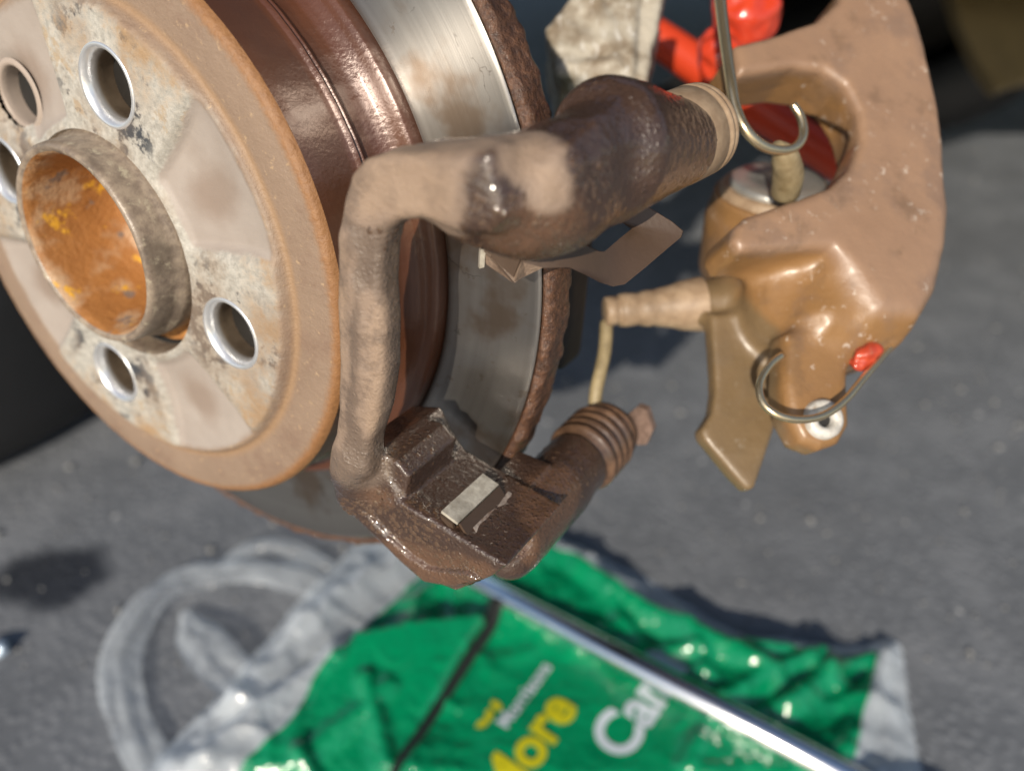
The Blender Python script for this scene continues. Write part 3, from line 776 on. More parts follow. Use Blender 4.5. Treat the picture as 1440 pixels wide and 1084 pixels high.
    def cap(p, q, r):
        p = np.asarray(p); q = np.asarray(q); ba = q-p; t = np.clip(((V-p) @ ba)/(ba @ ba), 0, 1)
        return np.linalg.norm(V-p-t[:, None]*ba, axis=1)-r
    A_ = lambda x, y, a: RL(x, y, a)
    dry = -np.minimum.reduce([cap(A_(520, 240, 12), A_(620, 250, 8), 12.5), cap(A_(620, 226, 11), A_(740, 222, 2), 7.5), cap(A_(745, 225, 2), A_(775, 270, 4), 5.2),
                              cap(A_(528, 440, 15), A_(524, 600, 13), 5.0), cap(A_(482, 340, 14), A_(485, 640, 10), 4.0)])  # last capsule paints the pale reflection along the bar's left edge
    low = -np.minimum.reduce([cap(A_(735, 320, 4), A_(775, 318, 2), 9), cap(A_(560, 790, 8), A_(690, 815, 5), 9), cap(A_(780, 740, -20), A_(800, 690, -30), 14), cap(A_(520, 690, 8), A_(540, 700, 8), 4)])
    bar_ = -np.minimum.reduce([cap(A_(518, 300, 10), A_(512, 400, 10), 10), cap(A_(512, 400, 10), A_(505, 640, 9), 10)])
    return V, F, dict(dry=dry, low=low, bar=bar_)
V, F, A = carrier()
link_mesh('casting', V, F, CARR, carr, attrs=A)
# beads of brake cleaner standing on the wet casting
def droplets(V, F, dry):
    rs = np.random.RandomState(5); fa = V[F]; c = fa.mean(1); n = np.cross(fa[:, 1]-fa[:, 0], fa[:, 2]-fa[:, 0]); n /= np.linalg.norm(n, axis=1)[:, None]+1e-9
    def near(p, q, r):
        p = np.asarray(p); q = np.asarray(q); ba = q-p; t = np.clip(((c-p) @ ba)/(ba @ ba), 0, 1); return np.linalg.norm(c-p-t[:, None]*ba, axis=1) < r
    zones = [(near(RL(690, 300, 4), RL(790, 300, -2), 13), 420), (near(RL(500, 705, 8), RL(665, 805, 7), 5), 420), (near(RL(545, 690, 6), RL(650, 755, 4), 4), 140), (near(RL(560, 318, 10), RL(660, 325, 2), 7), 110),
             (near(RL(740, 700, -28), RL(790, 660, -45), 12), 60), (near(RL(560, 650, 4), RL(625, 620, -20), 6), 70), (near(RL(850, 190, -35), RL(950, 170, -65), 16), 60)]
    vv = []; ff = []
    base = np.array([[math.cos(a)*r, math.sin(a)*r, h] for r, h in ((1, 0), (0.62, 0.17)) for a in np.arange(8)*math.pi/4]+[[0, 0, 0.27]])
    bf = [[k, (k+1) % 8, 8+(k+1) % 8, 8+k] for k in range(8)]+[[8+k, 8+(k+1) % 8, 16] for k in range(8)]
    for m_, cnt in zones:
        idx = np.nonzero(m_ & (dry[F[:, 0]] < -0.5))[0]
        if not len(idx): continue
        for i in rs.choice(idx, cnt):
            r = rs.uniform(0.25, 0.6) if rs.rand() < 0.85 else rs.uniform(0.6, 1.0)
            x = np.cross(n[i], [0.31, 0.2, 0.9]); x /= np.linalg.norm(x); y = np.cross(n[i], x)
            b = len(vv)*17
            vv.append(c[i]+r*(base[:, :1]*x+base[:, 1:2]*y+base[:, 2:]*n[i])); ff += [[b+k for k in q] for q in bf]
    return np.vstack(vv), ff
DROP = Mat('fluid_bead').set(base=(0.085, 0.05, 0.03), rough=0.10, spec=1.0).m
v, f = droplets(V, F, A['dry']); o = link_mesh('fluid_beads', v, f, DROP, carr); o['kind'] = 'stuff'
# upper guide pin bush: stacked tan rings round the housing end
p0 = RL(930, 206, -60); p1 = RL(992, 178, -80); axu = p1-p0
v, f = ring_axis([(0, 0), (11, 0), (12.5, 1.0), (12.9, 6), (12.9, 13.0), (12.5, 13.6), (12.2, 14.0), (12.6, 14.5), (12.9, 15.2), (12.7, 16.0), (12.2, 16.4), (12.5, 17.0), (12.6, 18.0), (11.8, 18.8), (9, 19.2), (0, 19.2)][::-1], p0, axu, 64)
link_mesh('upper_pin_boot', v, f, TANRUB, carr)
# lower bellows boot
q0 = RL(766, 698, -37)+np.array([0, 0, -23.0]); q1 = q0+np.array([0, 0, -20.0]); axl = (q1-q0)/np.linalg.norm(q1-q0)
pf = [(0, 0), (10.4, 0)]
for k in range(4):
    b = 1.5+k*4.6; pf += [(10.6, b), (12.6, b+0.9), (13.3, b+2.0), (12.7, b+3.2), (10.8, b+4.1)]
pf += [(11.2, 20.5), (12.0, 21.4), (12.0, 23.4), (7, 23.8), (0, 23.8)]
v, f = ring_axis(pf[::-1], q0, axl, 56); link_mesh('lower_pin_boot', v, f, BROWNRUB, carr)
def flange():
    c = q0+axl*25.5; u = RL(890, 570, -84)-RL(800, 590, -84); u /= np.linalg.norm(u); u -= axl*(u @ axl); u /= np.linalg.norm(u); w = np.cross(axl, u)
    poly = [c+u*a+w*b for a, b in ((-13, 2), (-10, 7), (-3, 9), (4, 8), (12, 9), (17, 4), (18, -4), (15, -6), (8, -3), (0, -8), (-8, -8), (-13, -4))]
    return prism(poly, axl, 3.0)
v, f = flange(); o = link_mesh('guide_pin_head', v, f, mat_rust('pin_head', (0.13, 0.085, 0.065), (0.22, 0.15, 0.12), 0.4, 3.0, 0.3, 0.2), carr, smooth=False)
# pad clips
def plate(name, pix, t, mat, parent, bev_=0.0):
    pts = [RL(*p) for p in pix]; nrm = np.array([0, 0, 0.])
    for i in range(len(pts)):
        nrm += np.cross(pts[i]-pts[0], pts[(i+1) % len(pts)]-pts[0])
    nrm /= np.linalg.norm(nrm)
    v, f = prism(pts, nrm, t); return link_mesh(name, v, f, mat, parent, smooth=False)
uc = thing('pad_clip', 'small folded brown clip wedged under the carrier lug over the disc face', 'clip', MROT)
plate('face_tab', [(694, 340, -14), (735, 352, -16), (733, 362, -16), (722, 390, -16), (690, 362, -14)], 1.2, SHEET, uc)
plate('side_tab', [(678, 352, -16), (690, 358, -14), (724, 398, -16), (719, 396, -17.5), (684, 372, -17)], 1.2, CARR, uc)
plate('lower_tab', [(724, 396, -16), (735, 362, -17), (765, 376, -22), (740, 388, -20)], 1.2, CARR, uc)
plate('hook_tab', [(676, 350, -15), (683, 352, -16), (681, 376, -16), (674, 378, -15)], 1.5, CLIP, uc)
lc = thing('pad_clip', 'pale steel pad clip seated in the lower slot of the carrier', 'clip', MROT)
def plate3(name, pts, t, mat, parent):
    pts = [np.asarray(p, float) for p in pts]; nrm = np.cross(pts[1]-pts[0], pts[2]-pts[0]); nrm /= np.linalg.norm(nrm)
    v, f = prism(pts, nrm, t); return link_mesh(name, v, f, mat, parent, smooth=False)
A0, B0, C0 = RL(620, 721, 6), RL(643, 738, 6), RL(652, 752, 6)
Z_ = np.array([0, 0, -1.0]); D0 = (C0-B0)/np.linalg.norm(C0-B0); U0 = (B0-A0)/np.linalg.norm(B0-A0); N0 = np.array([-U0[1], U0[0], 0]); N0 = N0 if N0[1] > 0 else -N0
SLOTD = mat_rust('slot_dirt', (0.085, 0.07, 0.065), (0.17, 0.15, 0.14), 0.30, 3.0, 0.5, 0.5, (0.36, 0.33, 0.30))
TABW = mat_rust('tab_scaled', (0.26, 0.205, 0.17), (0.42, 0.36, 0.31), 0.42, 2.5, 0.4, 0.1, (0.13, 0.075, 0.05))
def slab(name, o, du, dz, th, mat):
    """bent sheet: a corner, an edge in the plane, a depth along the axle, thickness upwards"""
    p = [o, o+du, o+du+Z_*dz, o+Z_*dz]; n_ = np.cross(du, Z_); n_ /= np.linalg.norm(n_); n_ = n_ if n_[1] > 0 else -n_
    v, f = prism(p, n_, th); return link_mesh(name, v, f, mat, lc, smooth=False)
slab('top_face', A0, B0-A0, 21, 1.0, CLIP)
v, f = prism([A0+U0*0.3, B0-U0*1.2, B0-U0*2+D0*2.0, A0+U0*1.0+D0*3.4, A0-U0*0.4+D0*2.0], -Z_, 0.9); link_mesh('front_lip', v, f, SHEET, lc, smooth=False)
slab('side_face', B0+Z_*0.4, D0*5.5, 20.5, 0.9, SHEET)
E0 = RL(652, 757, 5)
p = [E0+Z_*3, E0+U0*3.5+Z_*1, E0+U0*4.2+Z_*5, E0+U0*8.2+Z_*5.5, E0+U0*12+Z_*9, E0+U0*11.5+Z_*17, E0+U0*6+Z_*23, E0+Z_*22, E0+U0*1.2+Z_*14, E0+U0*0.2+Z_*9]
v, f = prism([q+N0*2.2 for q in p], N0, 1.0); link_mesh('flat_tab', v, f, TABW, lc, smooth=False)
slab('slot_floor', RL(569, 704, 6)+N0*0.5, RL(622, 738, 6)-RL(569, 704, 6), 27, 0.8, SLOTD)
# curved sheet spring
def shim():
    pairs = [((736, 369, -13), (758, 348, -16)), ((765, 377, -16), (785, 340, -20)), ((800, 376, -21), (815, 342, -26)), ((822, 386, -25), (830, 348, -29)), ((843, 397, -29), (842, 354, -32)),
             ((862, 403, -33), (850, 354, -34)), ((878, 400, -36), (858, 347, -37)), ((904, 379, -42), (872, 335, -42)), ((932, 355, -48), (888, 322, -46)), ((957, 334, -54), (879, 316, -46)),
             ((960, 325, -55), (867, 309, -45)), ((945, 312, -54), (864, 303, -45)), ((912, 292, -51), (860, 294, -45)), ((890, 280, -49), (858, 286, -45))]
    m_ = 5; top = []
    for o_, i_ in pairs:
        p, q = RL(*o_), RL(*i_)
        for k in range(m_): top.append(p+(q-p)*k/(m_-1))
    top = np.array(top); n_ = len(pairs); nb = len(top)
    nr = np.array([0.15, 0.25, 0.95]); nr /= np.linalg.norm(nr); V = np.vstack([top, top-nr*0.9]); F = []
    for r in range(n_-1):
        for k in range(m_-1):
            q = [r*m_+k, r*m_+k+1, (r+1)*m_+k+1, (r+1)*m_+k]; F.append(q); F.append([x+nb for x in q][::-1])
    ed = [r*m_ for r in range(n_)]+[(n_-1)*m_+k for k in range(1, m_)]+[r*m_+m_-1 for r in range(n_-2, -1, -1)]+[k for k in range(m_-2, 0, -1)]
    for i in range(len(ed)):
        a_, b_ = ed[i], ed[(i+1) % len(ed)]; F.append([b_, a_, a_+nb, b_+nb])
    return V, F
v, f = shim()
sh = link_mesh('anti_rattle_spring', v, f, SHEET, None)
sh.data.shade_smooth() if hasattr(sh.data, 'shade_smooth') else None
_em = sh.modifiers.new('edges', 'EDGE_SPLIT'); _em.split_angle = math.radians(50); sh.matrix_world = MROT
tag(sh, 'thin brown sheet spring with a square notch under the upper pin housing', 'spring plate')

# ================================================================ brake caliper hanging on the hook
EB = vec((-0.20, 0.25, 0.95)); EB /= np.linalg.norm(EB)
CI = RX-EB*(RX @ EB); CI /= np.linalg.norm(CI); CJ = np.cross(EB, CI)
CP0 = W(1180, 300, 275)
MCAL = frame(None, CI, CJ, EB, CP0)
def CQ(px, py, w=0.0):
    r = vec(((px-CX)/FPX, (py-CY)/FPX, 1.0)); s = (EB @ (CP0+EB*w-CAMPOS))/(EB @ r); q = CAMPOS+r*s-CP0
    return np.array([q @ CI, q @ CJ, w])
cal = thing('brake_caliper', 'tan dusty brake caliper hanging from a wire hook beside the disc', 'brake caliper', MCAL)
def caliper():
    S = SDF((-64, -96, -6), (48, 108, 84), 1.05)
    def P(w, *q): return [CQ(x, y, w)[:2] for x, y in q]
    claw = P(0, (1034, 62), (1098, 44), (1150, 26), (1180, 0), (1200, -40), (1262, -40), (1284, 5), (1304, 66), (1320, 132), (1331, 200), (1333, 270), (1327, 340), (1312, 400), (1290, 440),
             (1240, 430), (1205, 380), (1172, 346), (1100, 350), (1042, 352), (1031, 335), (1036, 316), (1052, 302), (1090, 290), (1135, 276), (1170, 262), (1198, 234), (1212, 196), (1208, 155), (1190, 118), (1160, 98), (1120, 92), (1040, 104))
    S.add(S.extrude(claw, 0, 25, 3.0))
    # back of the bridge
    S.add(S.extrude(P(6, (1190, 340), (1230, 300), (1328, 290), (1326, 350), (1306, 420), (1280, 468), (1220, 482), (1160, 470), (1140, 440), (1160, 380)), 4, 46, 9), 12)
    # piston housing
    PAX = np.array([0.16, 0.62, 0.77]); PT = CQ(1094, 252, 32)
    S.add(S.cyl(PT+PAX*9, PT+PAX*46, 25.5, 24.5, 9), 6)
    S.add(S.capsule(CQ(1100, 440, 30), CQ(1170, 452, 28), 15, 15), 14)
    S.add(S.cyl(PT+PAX*5, PT+PAX*16, 23.0, 24.5, 2), 2)
    S.cut(S.cyl(PT-PAX*20, PT+PAX*7, 21.5, 21.5, 0.5), 0.8)
    S.add(S.capsule(CQ(1085, 425, 47), CQ(1150, 462, 34), 22, 17), 9)
    # slide pin ear and fin
    S.add(S.extrude(P(12, (1102, 470), (1100, 540), (1108, 590), (1125, 622), (1152, 634), (1180, 624), (1194, 598), (1192, 550), (1192, 480), (1150, 450)), 10, 24, 4), 5)
    S.add(S.extrude(P(34, (1000, 440), (1004, 500), (1006, 545), (1002, 578), (986, 604), (990, 616), (1020, 652), (1052, 688), (1062, 688), (1082, 628), (1104, 560), (1110, 480), (1090, 440)), 34, 42, 1.8), 6)
    # cable abutment to the left
    S.add(S.capsule(CQ(1020, 425, 46), CQ(968, 430, 46), 10.5, 8.0), 6)
    S.add(S.extrude(P(10, (1190, 470), (1275, 455), (1262, 490), (1225, 505), (1195, 510)), 12, 30, 3), 5)
    S.rough(0.35, 20, 2); S.rough(0.12, 3.5, 2)
    V, F = S.mesh()
    # 'front' : how far in front of the recessed casting (dust and sky sheen painted on the outer face)
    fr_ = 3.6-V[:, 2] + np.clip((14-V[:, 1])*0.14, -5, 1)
    fc_ = np.array([CQ(1045, 560, 34)[0], CQ(1045, 560, 34)[1]]); lc_ = CQ(985, 440, 46)
    gr_ = np.maximum.reduce([15-np.abs(V[:, 0]-fc_[0])*0.9+np.clip((V[:, 1]-CQ(1040, 470, 34)[1]), -60, 3), 14-np.linalg.norm(V-lc_, axis=1)*0.8]) - np.clip(30-V[:, 2], 0, 30)
    return V, F, dict(front=fr_, grime=gr_)
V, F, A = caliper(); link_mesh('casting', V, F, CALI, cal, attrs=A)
pa = CQ(1094, 252, 32); pb = pa+np.array([0.16, 0.62, 0.77])*20
v, f = ring_axis([(0, 0.5), (6, 0.5), (6.5, 0), (16.6, 0), (17.6, 0.8), (17.8, 2), (17.8, 12)][::-1], pa, pb-pa, 64); link_mesh('piston', v, f, STEEL, cal)
v, f = ring_axis([(17.9, 2.6), (19.2, 2.0), (20.4, 3.0), (21.4, 4.4), (21.6, 8)][::-1], pa, pb-pa, 64); link_mesh('dust_boot', v, f, TANRUB, cal)
# cable boot
b0, b1 = CQ(850, 438, 50), CQ(985, 428, 46)
ln = np.linalg.norm(b1-b0)
pr = [(0, 0), (4.6, 0), (5.4, 0.5), (5.5, 4.2), (4.9, 4.8), (6.0, 5.4), (6.4, 8), (6.2, 11), (5.9, 12.5), (6.4, 14), (6.9, 16.5), (6.7, 18.5), (7.2, 20.5), (7.6, 23), (8.2, 26), (9.2, 29), (10.4, ln)]
v, f = ring_axis(pr[::-1], b0, b1-b0, 48); link_mesh('cable_boot', v, f, TANRUB, cal)
# guide bush ring with white washer
w0 = CQ(1156, 590, 10); nrm_c = np.array([-0.06, 0.10, -1.0])
v, f = ring_axis([(2.4, 0), (2.7, 2.2), (3.8, 3.2), (5.6, 3.0), (6.4, 2.0), (6.7, 0)][::-1], w0, nrm_c, 40); link_mesh('washer', v, f, mat_rust('worn_white', (0.42, 0.40, 0.36), (0.62, 0.60, 0.56), 0.4, 2.5, 0.2, 0.2, (0.25, 0.18, 0.12)), cal)
v, f = ring_axis([(0.1, 0.6), (3.3, 0.6)][::-1], w0, nrm_c, 24); link_mesh('bush_hole', v, f, DARK, cal)
# return spring wire
sp_ = [(1100, 499, 4), (1082, 514, 2), (1068, 540, 1), (1073, 566, 0), (1093, 583, -1), (1124, 590, -1), (1158, 584, 0), (1188, 563, 2), (1215, 531, 6), (1248, 492, 12), (1268, 468, 16)]
v, f = tube([CQ(*p) for p in sp_], 1.25, 12, 6); link_mesh('return_spring', v, f, GOLDWIRE, cal)
# red bleed cap
bm_ = bmesh.new(); bmesh.ops.create_icosphere(bm_, subdivisions=4, radius=1.0)
cv_ = np.array([x.co[:] for x in bm_.verts]); cf_ = np.array([[y.index for y in x.verts] for x in bm_.faces]); bm_.free()
cv_ = cv_*(1+0.3*fbm(cv_*40+5, 34, 2)+0.12*vnoise(cv_*40, 15))[:, None]
ca = (CQ(1246, 478, 12)-CQ(1200, 512, 9)); ca /= np.linalg.norm(ca)
v = CQ(1216, 500, 11)+cv_*np.array([4.6, 4.4, 4.0])+np.outer(cv_ @ ca*2.2, ca)
link_mesh('bleed_cap', v, cf_, mat_rust('dull_red', (0.36, 0.035, 0.014), (0.52, 0.07, 0.025), 0.4, 5.0, 0.3, 0.3, (0.30, 0.12, 0.07)), cal)
# cable from the boot down to the pin
v, f = tube([W(853, 452, 306), W(851, 490, 304), W(845, 520, 302), W(838, 552, 301), W(836, 585, 302)], 2.5, 12, 6)
cb = link_mesh('brake_cable', v, f, mat_rust('cable_cover', (0.22, 0.17, 0.09), (0.34, 0.27, 0.15), 0.55, 6, 0.1)); tag(cb, 'thin tan brake cable between the cable boot and the lower guide pin', 'cable')

# ================================================================ wire hook
hk = thing('wire_hook', 'bent zinc wire hook holding up the brake caliper', 'hook')
D = 262
pts = [W(1010, -60, D+16), W(1013, 0, D+12), W(1020, 60, D+6), W(1028, 115, D), (W(1034, 150, D-2)), W(1048, 182, D-3), W(1072, 205, D-1), W(1100, 212, D+2), W(1120, 206, D+5), W(1130, 188, D+7), W(1126, 165, D+8), W(1115, 147, D+8)]
v, f = tube(pts, [2.0, 2.0, 1.9, 1.9, 1.8, 1.8, 1.7, 1.6, 1.5, 1.5, 1.5, 1.4], 16, 8); link_mesh('wire', v, f, GOLDWIRE, hk)
pts = [W(1092, 206, D+3), W(1104, 222, D+8), W(1108, 246, D+16), W(1104, 272, D+24)]
v, f = tube(pts, [2.2, 4.6, 5.4, 5.0], 16, 8); link_mesh('foot', v, f, mat_rust('brass_dull', (0.20, 0.15, 0.08), (0.31, 0.25, 0.15), 0.45, 5, 0.2), hk)

# ================================================================ red things behind the caliper
v, f = tube([W(880, 25, 430), W(960, 78, 420), W(1060, 150, 405), W(1170, 222, 395), W(1230, 262, 390)], [9, 9.5, 9.5, 9, 9], 24, 8)
rp = link_mesh('red_bar', v, f, RED); tag(rp, 'orange red round bar slanting behind the wire hook', 'bar')
def wrap():
    bm = bmesh.new(); bmesh.ops.create_icosphere(bm, subdivisions=5, radius=1.0)
    v = np.array([x.co[:] for x in bm.verts]); f = np.array([[y.index for y in x.verts] for x in bm.faces]); bm.free()
    n = 0.22*fbm(v*40, 30, 2)+0.10*np.abs(vnoise(v*40+9, 18))
    return v*(1+n)[:, None], f
v, f = wrap()
e = [RX*15, UP*16, FW*11]
vv = W(1048, 18, 372)+v[:, :1]*e[0]+v[:, 1:2]*e[1]+v[:, 2:]*e[2]
rw = link_mesh('plastic_wrap', vv, f, WRAP); tag(rw, 'crumpled glossy red plastic wrap above the caliper', 'plastic wrap')
rk = link_mesh('plastic_lump', W(1010, 78, 350)+v[:, :1]*RX*9+v[:, 1:2]*UP*11+v[:, 2:]*FW*8, f, WRAP); tag(rk, 'small red plastic knob just left of the wire hook', 'knob')

# ================================================================ carrier bag on the ground
BAGO = G(700, 1000); BAGO[2] = 0
sheet_px = [(505, 762), (460, 806), (428, 838), (380, 890), (330, 948), (270, 1010), (215, 1066), (190, 1130), (1310, 1150), (1296, 1070), (1280, 980), (1268, 905), (1254, 897), (1215, 905), (1180, 907), (1110, 899), (1050, 890),
            (1000, 868), (960, 845), (915, 818), (880, 800), (830, 772), (780, 752), (700, 738), (600, 742)]
green_px = [(300, 1150), (352, 1080), (405, 1035), (440, 985), (475, 940), (510, 900), (560, 850), (600, 812), (660, 782), (700, 772), (745, 780), (788, 796), (834, 822), (892, 858), (952, 890), (1034, 916), (1126, 930), (1232, 928), (1226, 964), (1206, 1020), (1190, 1084), (1180, 1150)]
def poly_sd(p, X, Y):
    n = len(p); d = np.full(X.shape, 1e18); sg = np.ones(X.shape)
    for i in range(n):
        a, b = p[i], p[i-1]; e_ = b-a; wx, wy = X-a[0], Y-a[1]
        t = np.clip((wx*e_[0]+wy*e_[1])/max(e_ @ e_, 1e-9), 0, 1); d = np.minimum(d, (wx-e_[0]*t)**2+(wy-e_[1]*t)**2)
        c1 = Y >= a[1]; c2 = Y < b[1]; c3 = e_[0]*wy > e_[1]*wx
        sg = np.where((c1 & c2 & c3) | (~c1 & ~c2 & ~c3), -sg, sg)
    return np.sqrt(d)*sg
SP = np.array([G(*p)[:2] for p in sheet_px]); GP_ = np.array([G(*p)[:2] for p in green_px])
FOLD = np.array([G(*p)[:2] for p in [(440, 990), (500, 908), (600, 893), (684, 884), (690, 896), (640, 965), (596, 1030), (556, 1100), (470, 1130), (420, 1060)]])
def ridge(x, y, pts, w, h):
    d = np.full(np.shape(x), 1e9)
    for a, b in zip(pts[:-1], pts[1:]):
        e_ = b-a; t = np.clip(((x-a[0])*e_[0]+(y-a[1])*e_[1])/(e_ @ e_), 0, 1); d = np.minimum(d, np.hypot(x-a[0]-t*e_[0], y-a[1]-t*e_[1]))
    return h*smoothstep(1-d/w, 0, 1)
RIDGES = []
_rs = np.random.RandomState(11)
for (pxs, w, h) in [([(300, 1080), (380, 1010), (470, 940)], 14, 9), ([(430, 1070), (520, 1010), (545, 985)], 12, 5), ([(545, 1084), (530, 1020), (518, 975)], 10, 7), ([(350, 990), (400, 940), (480, 860), (560, 800)], 24, 12),
                    ([(800, 800), (860, 850), (880, 900)], 14, 8), ([(860, 845), (960, 900), (1080, 960)], 16, 12), ([(940, 930), (1060, 925), (1200, 920)], 15, 8), ([(1100, 1010), (1160, 960), (1220, 930)], 12, 9),
                    ([(1000, 1010), (1080, 960), (1130, 940)], 12, 10), ([(860, 900), (900, 950), (980, 960)], 14, 7), ([(1180, 1084), (1215, 1000), (1250, 910)], 12, 8), ([(660, 800), (740, 790), (840, 805)], 16, 6), ([(960, 1084), (990, 1030), (1010, 1000)], 9, 6)]:
    RIDGES.append((np.array([G(*p)[:2] for p in pxs]), w, h))
def bag_h(x, y):
    x = np.asarray(x, float); y = np.asarray(y, float)
    P3 = np.stack([x, y, np.zeros_like(x)], -1).reshape(-1, 3)
    c = ((1-np.abs(vnoise(P3, 46)))**2*9 + (1-np.abs(vnoise(P3+31, 21)))**2*4.5 + np.abs(vnoise(P3+7, 8.5))*1.6 + vnoise(P3, 80)*3).reshape(x.shape)
    txt = poly_sd(np.array([G(*p)[:2] for p in [(640, 1150), (640, 1020), (760, 915), (960, 950), (960, 1150)]]), x, y)
    calm = smoothstep(txt, -12, 18)
    c = c*(0.16+0.84*calm)
    r = 0
    for pts, w, h in RIDGES: r = np.maximum(r, ridge(x, y, pts, w, h))
    fsd = poly_sd(FOLD, x, y)
    c = c*smoothstep(fsd, -8, 4)
    yb = G(520, 1100)[1]; fold = np.clip((y-yb)*0.20, 0, 24)*smoothstep(-fsd, -1, 6)
    edge = smoothstep(-poly_sd(SP, x, y), 0, 22)
    return 1.0+edge*(2.5+c+r*(0.35+0.65*calm)+fold)
def bag_sheet():
    lo = SP.min(0)-2; hi = SP.max(0)+2; h = 2.2
    xs = np.arange(lo[0], hi[0], h); ys = np.arange(lo[1], hi[1], h)
    X, Y = np.meshgrid(xs, ys, indexing='ij')
    wob = 3.0*vnoise(np.stack([X, Y, X*0], -1).reshape(-1, 3), 24).reshape(X.shape)
    sd = poly_sd(SP, X, Y)+wob; gd = poly_sd(GP_, X, Y)+wob*0.6
    Z = bag_h(X, Y)
    V = np.stack([X-BAGO[0], Y-BAGO[1], Z], -1).reshape(-1, 3)
    nx, ny = X.shape
    i, j = np.meshgrid(np.arange(nx-1), np.arange(ny-1), indexing='ij')
    F = np.stack([i*ny+j, (i+1)*ny+j, (i+1)*ny+j+1, i*ny+j+1], -1).reshape(-1, 4)
    keep = (sd.ravel()[F] < 0).all(1)
    F = F[keep]
    used = np.unique(F); mp = np.full(len(V), -1); mp[used] = np.arange(len(used))
    return V[used], mp[F], -gd.ravel()[used]
bag = thing('carrier_bag', 'crumpled clear and green plastic carrier bag lying on the asphalt', 'carrier bag')
bag.location = tuple(BAGO*0.001)
v, f, g = bag_sheet(); link_mesh('film', v, f, BAG, bag, attrs=dict(green=g))
def ribbon(name, pix, wid, zs, tw=0.0):
    c = catmull([np.append(G(*p)[:2], 0) for p in pix], 10); n = len(c)
    z = np.interp(np.linspace(0, 1, n), np.linspace(0, 1, len(zs)), zs); w = np.interp(np.linspace(0, 1, n), np.linspace(0, 1, len(wid)), wid)
    tg = np.gradient(c, axis=0); tg /= np.linalg.norm(tg, axis=1)[:, None]; sd = np.stack([-tg[:, 1], tg[:, 0], tg[:, 2]*0], 1)
    V = []; m_ = 21
    for k in range(n):
        for s in range(m_):
            u = s/(m_-1)-0.5; p = c[k]+sd[k]*w[k]*u*0.8*math.cos(tw*k/n*2)*(1+0.25*float(vnoise(np.array([[k*1.0, 3.0, 5.0*len(wid)]]), 7)[0]))
            V.append([p[0]-BAGO[0], p[1]-BAGO[1], 1.5+0.45*z[k]*(0.6+0.8*math.cos(u*math.pi))+abs(u)*w[k]*math.sin(tw*k/n*2)*0.5])
    V = np.array(V); uu = np.tile(np.arange(m_)/(m_-1)-0.5, n); ph = np.repeat(np.cumsum(0.25*vnoise(np.stack([np.arange(n)*1.0]*3, 1), 6)), m_)
    V[:, 2] += 2.0*np.abs(np.sin(2.1*math.pi*uu+ph))*(0.5+np.abs(vnoise(V+9, 40)))+4.0*np.abs(vnoise(V, 28))+1.2*np.abs(vnoise(V, 9))
    F = np.array([[k*m_+s, k*m_+s+1, (k+1)*m_+s+1, (k+1)*m_+s] for k in range(n-1) for s in range(m_-1)])
    return link_mesh(name, V, F, BAG, bag, attrs=dict(green=np.full(len(V), -500.0)))
ribbon('handle', [(470, 850), (440, 826), (380, 812), (310, 815), (240, 836), (190, 890), (172, 950), (186, 1020), (220, 1090), (250, 1150)], [26, 32, 34, 32, 36, 34, 30], [3, 10, 16, 12, 8, 6, 4])
ribbon('handle', [(262, 868), (282, 905), (312, 945), (345, 975), (385, 1000)], [10, 34, 44, 44, 40], [4, 12, 14, 8, 6], 0.5)
ribbon('handle', [(315, 806), (340, 786), (380, 776), (430, 786), (470, 800)], [12, 17, 20, 18, 14], [4, 12, 14, 8, 4])
# lettering: flat print following the film
def word(txt, p_end, p_base, height, mat, name='printed_word', bold=0.02):
    cu = bpy.data.curves.new('lettering', 'FONT'); cu.body = txt; cu.size = 1.0; cu.offset = bold; cu.resolution_u = 6
    ob = bpy.data.objects.new('lettering', cu); COL.objects.link(ob)
    dg = bpy.context.evaluated_depsgraph_get(); me0 = bpy.data.meshes.new_from_object(ob.evaluated_get(dg))
    bpy.data.objects.remove(ob); 
    bm = bmesh.new(); bm.from_mesh(me0); bpy.data.meshes.remove(me0)
    bmesh.ops.triangulate(bm, faces=bm.faces)
    bmesh.ops.subdivide_edges(bm, edges=[e_ for e_ in bm.edges if e_.calc_length() > 0.25], cuts=2)
    bmesh.ops.triangulate(bm, faces=bm.faces)
    v = np.array([x.co[:] for x in bm.verts]); bm.verts.index_update(); f = np.array([[y.index for y in x.verts] for x in bm.faces]); bm.free()
    e = G(*p_end)[:2]; b = G(*p_base)[:2]; u = (e-b)/np.linalg.norm(e-b); up_ = np.array([-u[1], u[0]])
    wd = v[:, 0].max(); sc = height/0.7
    xy = e + np.outer((v[:, 0]-wd)*sc, u) + np.outer(v[:, 1]*sc, up_)
    z = bag_h(xy[:, 0], xy[:, 1])+0.9
    V = np.stack([xy[:, 0]-BAGO[0], xy[:, 1]-BAGO[1], z], -1)
    return link_mesh(name, V, f, mat, bag, smooth=False)
word('Morrisons', (776, 945), (690, 1064), 9.0, PRINTW)
word('More', (812, 1002), (742, 1104), 25.0, PRINTY, bold=0.03)
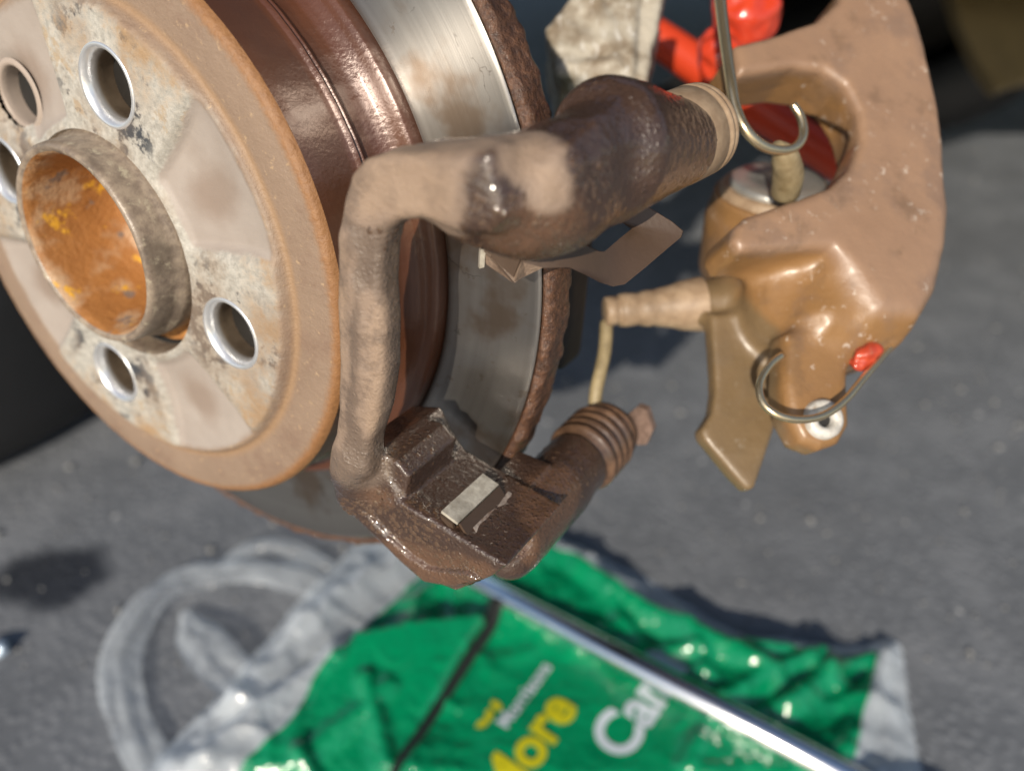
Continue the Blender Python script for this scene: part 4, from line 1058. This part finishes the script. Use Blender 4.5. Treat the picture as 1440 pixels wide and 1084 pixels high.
word('Card', (962, 952), (882, 1072), 27.0, PRINTW, bold=0.03)
# little leaf emblem beside the name: three yellow leaves
def leaf():
    V = []; F = []
    c0 = G(688, 1012)[:2]; u = G(776, 945)[:2]-G(690, 1064)[:2]; u /= np.linalg.norm(u)
    for k, (o, ang) in enumerate(((-7, 0.5), (0, 1.5), (8, 2.3))):
        c = c0+u*o; d = np.array([math.cos(ang), math.sin(ang)]); s = np.array([-d[1], d[0]]); b = len(V)
        for q, (a, w) in enumerate(((-5, 0), (-2, 2.4), (2, 2.4), (5, 0), (2, -2.4), (-2, -2.4))): 
            p = c+d*a+s*w; V.append([p[0]-BAGO[0], p[1]-BAGO[1], bag_h(p[0:1], p[1:2])[0]+1.0])
        F.append([b+i for i in range(6)])
    return np.array(V), F
v, f = leaf(); link_mesh('printed_emblem', v, f, PRINTY, bag, smooth=False)
# narrow black strip along the fold
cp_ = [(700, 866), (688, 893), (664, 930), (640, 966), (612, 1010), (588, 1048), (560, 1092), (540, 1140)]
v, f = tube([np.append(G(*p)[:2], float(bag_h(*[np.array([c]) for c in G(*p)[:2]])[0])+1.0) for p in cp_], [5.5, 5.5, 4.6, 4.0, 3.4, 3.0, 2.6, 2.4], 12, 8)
bc = link_mesh('black_strip', v, f, BLACKSTRIP); tag(bc, 'narrow black strip lying across the green bag', 'cord')
# chrome bar
a, b = G(648, 806, 16), G(1196, 1094, 16); dirb = (b-a)/np.linalg.norm(b-a); ln = np.linalg.norm(b-a)+60
v, f = ring_axis([(0, 0), (7.0, 0), (8.2, 1.2), (8.2, ln-1.2), (7.0, ln), (0, ln)][::-1], a, dirb, 48)
br_ = thing('chrome_bar', 'shiny chrome breaker bar lying across the green bag', 'bar')
link_mesh('shaft', v, f, CHROME, br_)
# scrap at the left edge
v, f = wrap()
vv = G(-4, 918)+v*np.array([9, 7, 5])+[0, 0, 4.5]
so = link_mesh('foil_scrap', vv, f, FOIL); tag(so, 'small shiny bluish scrap on the asphalt at the left edge', 'scrap')
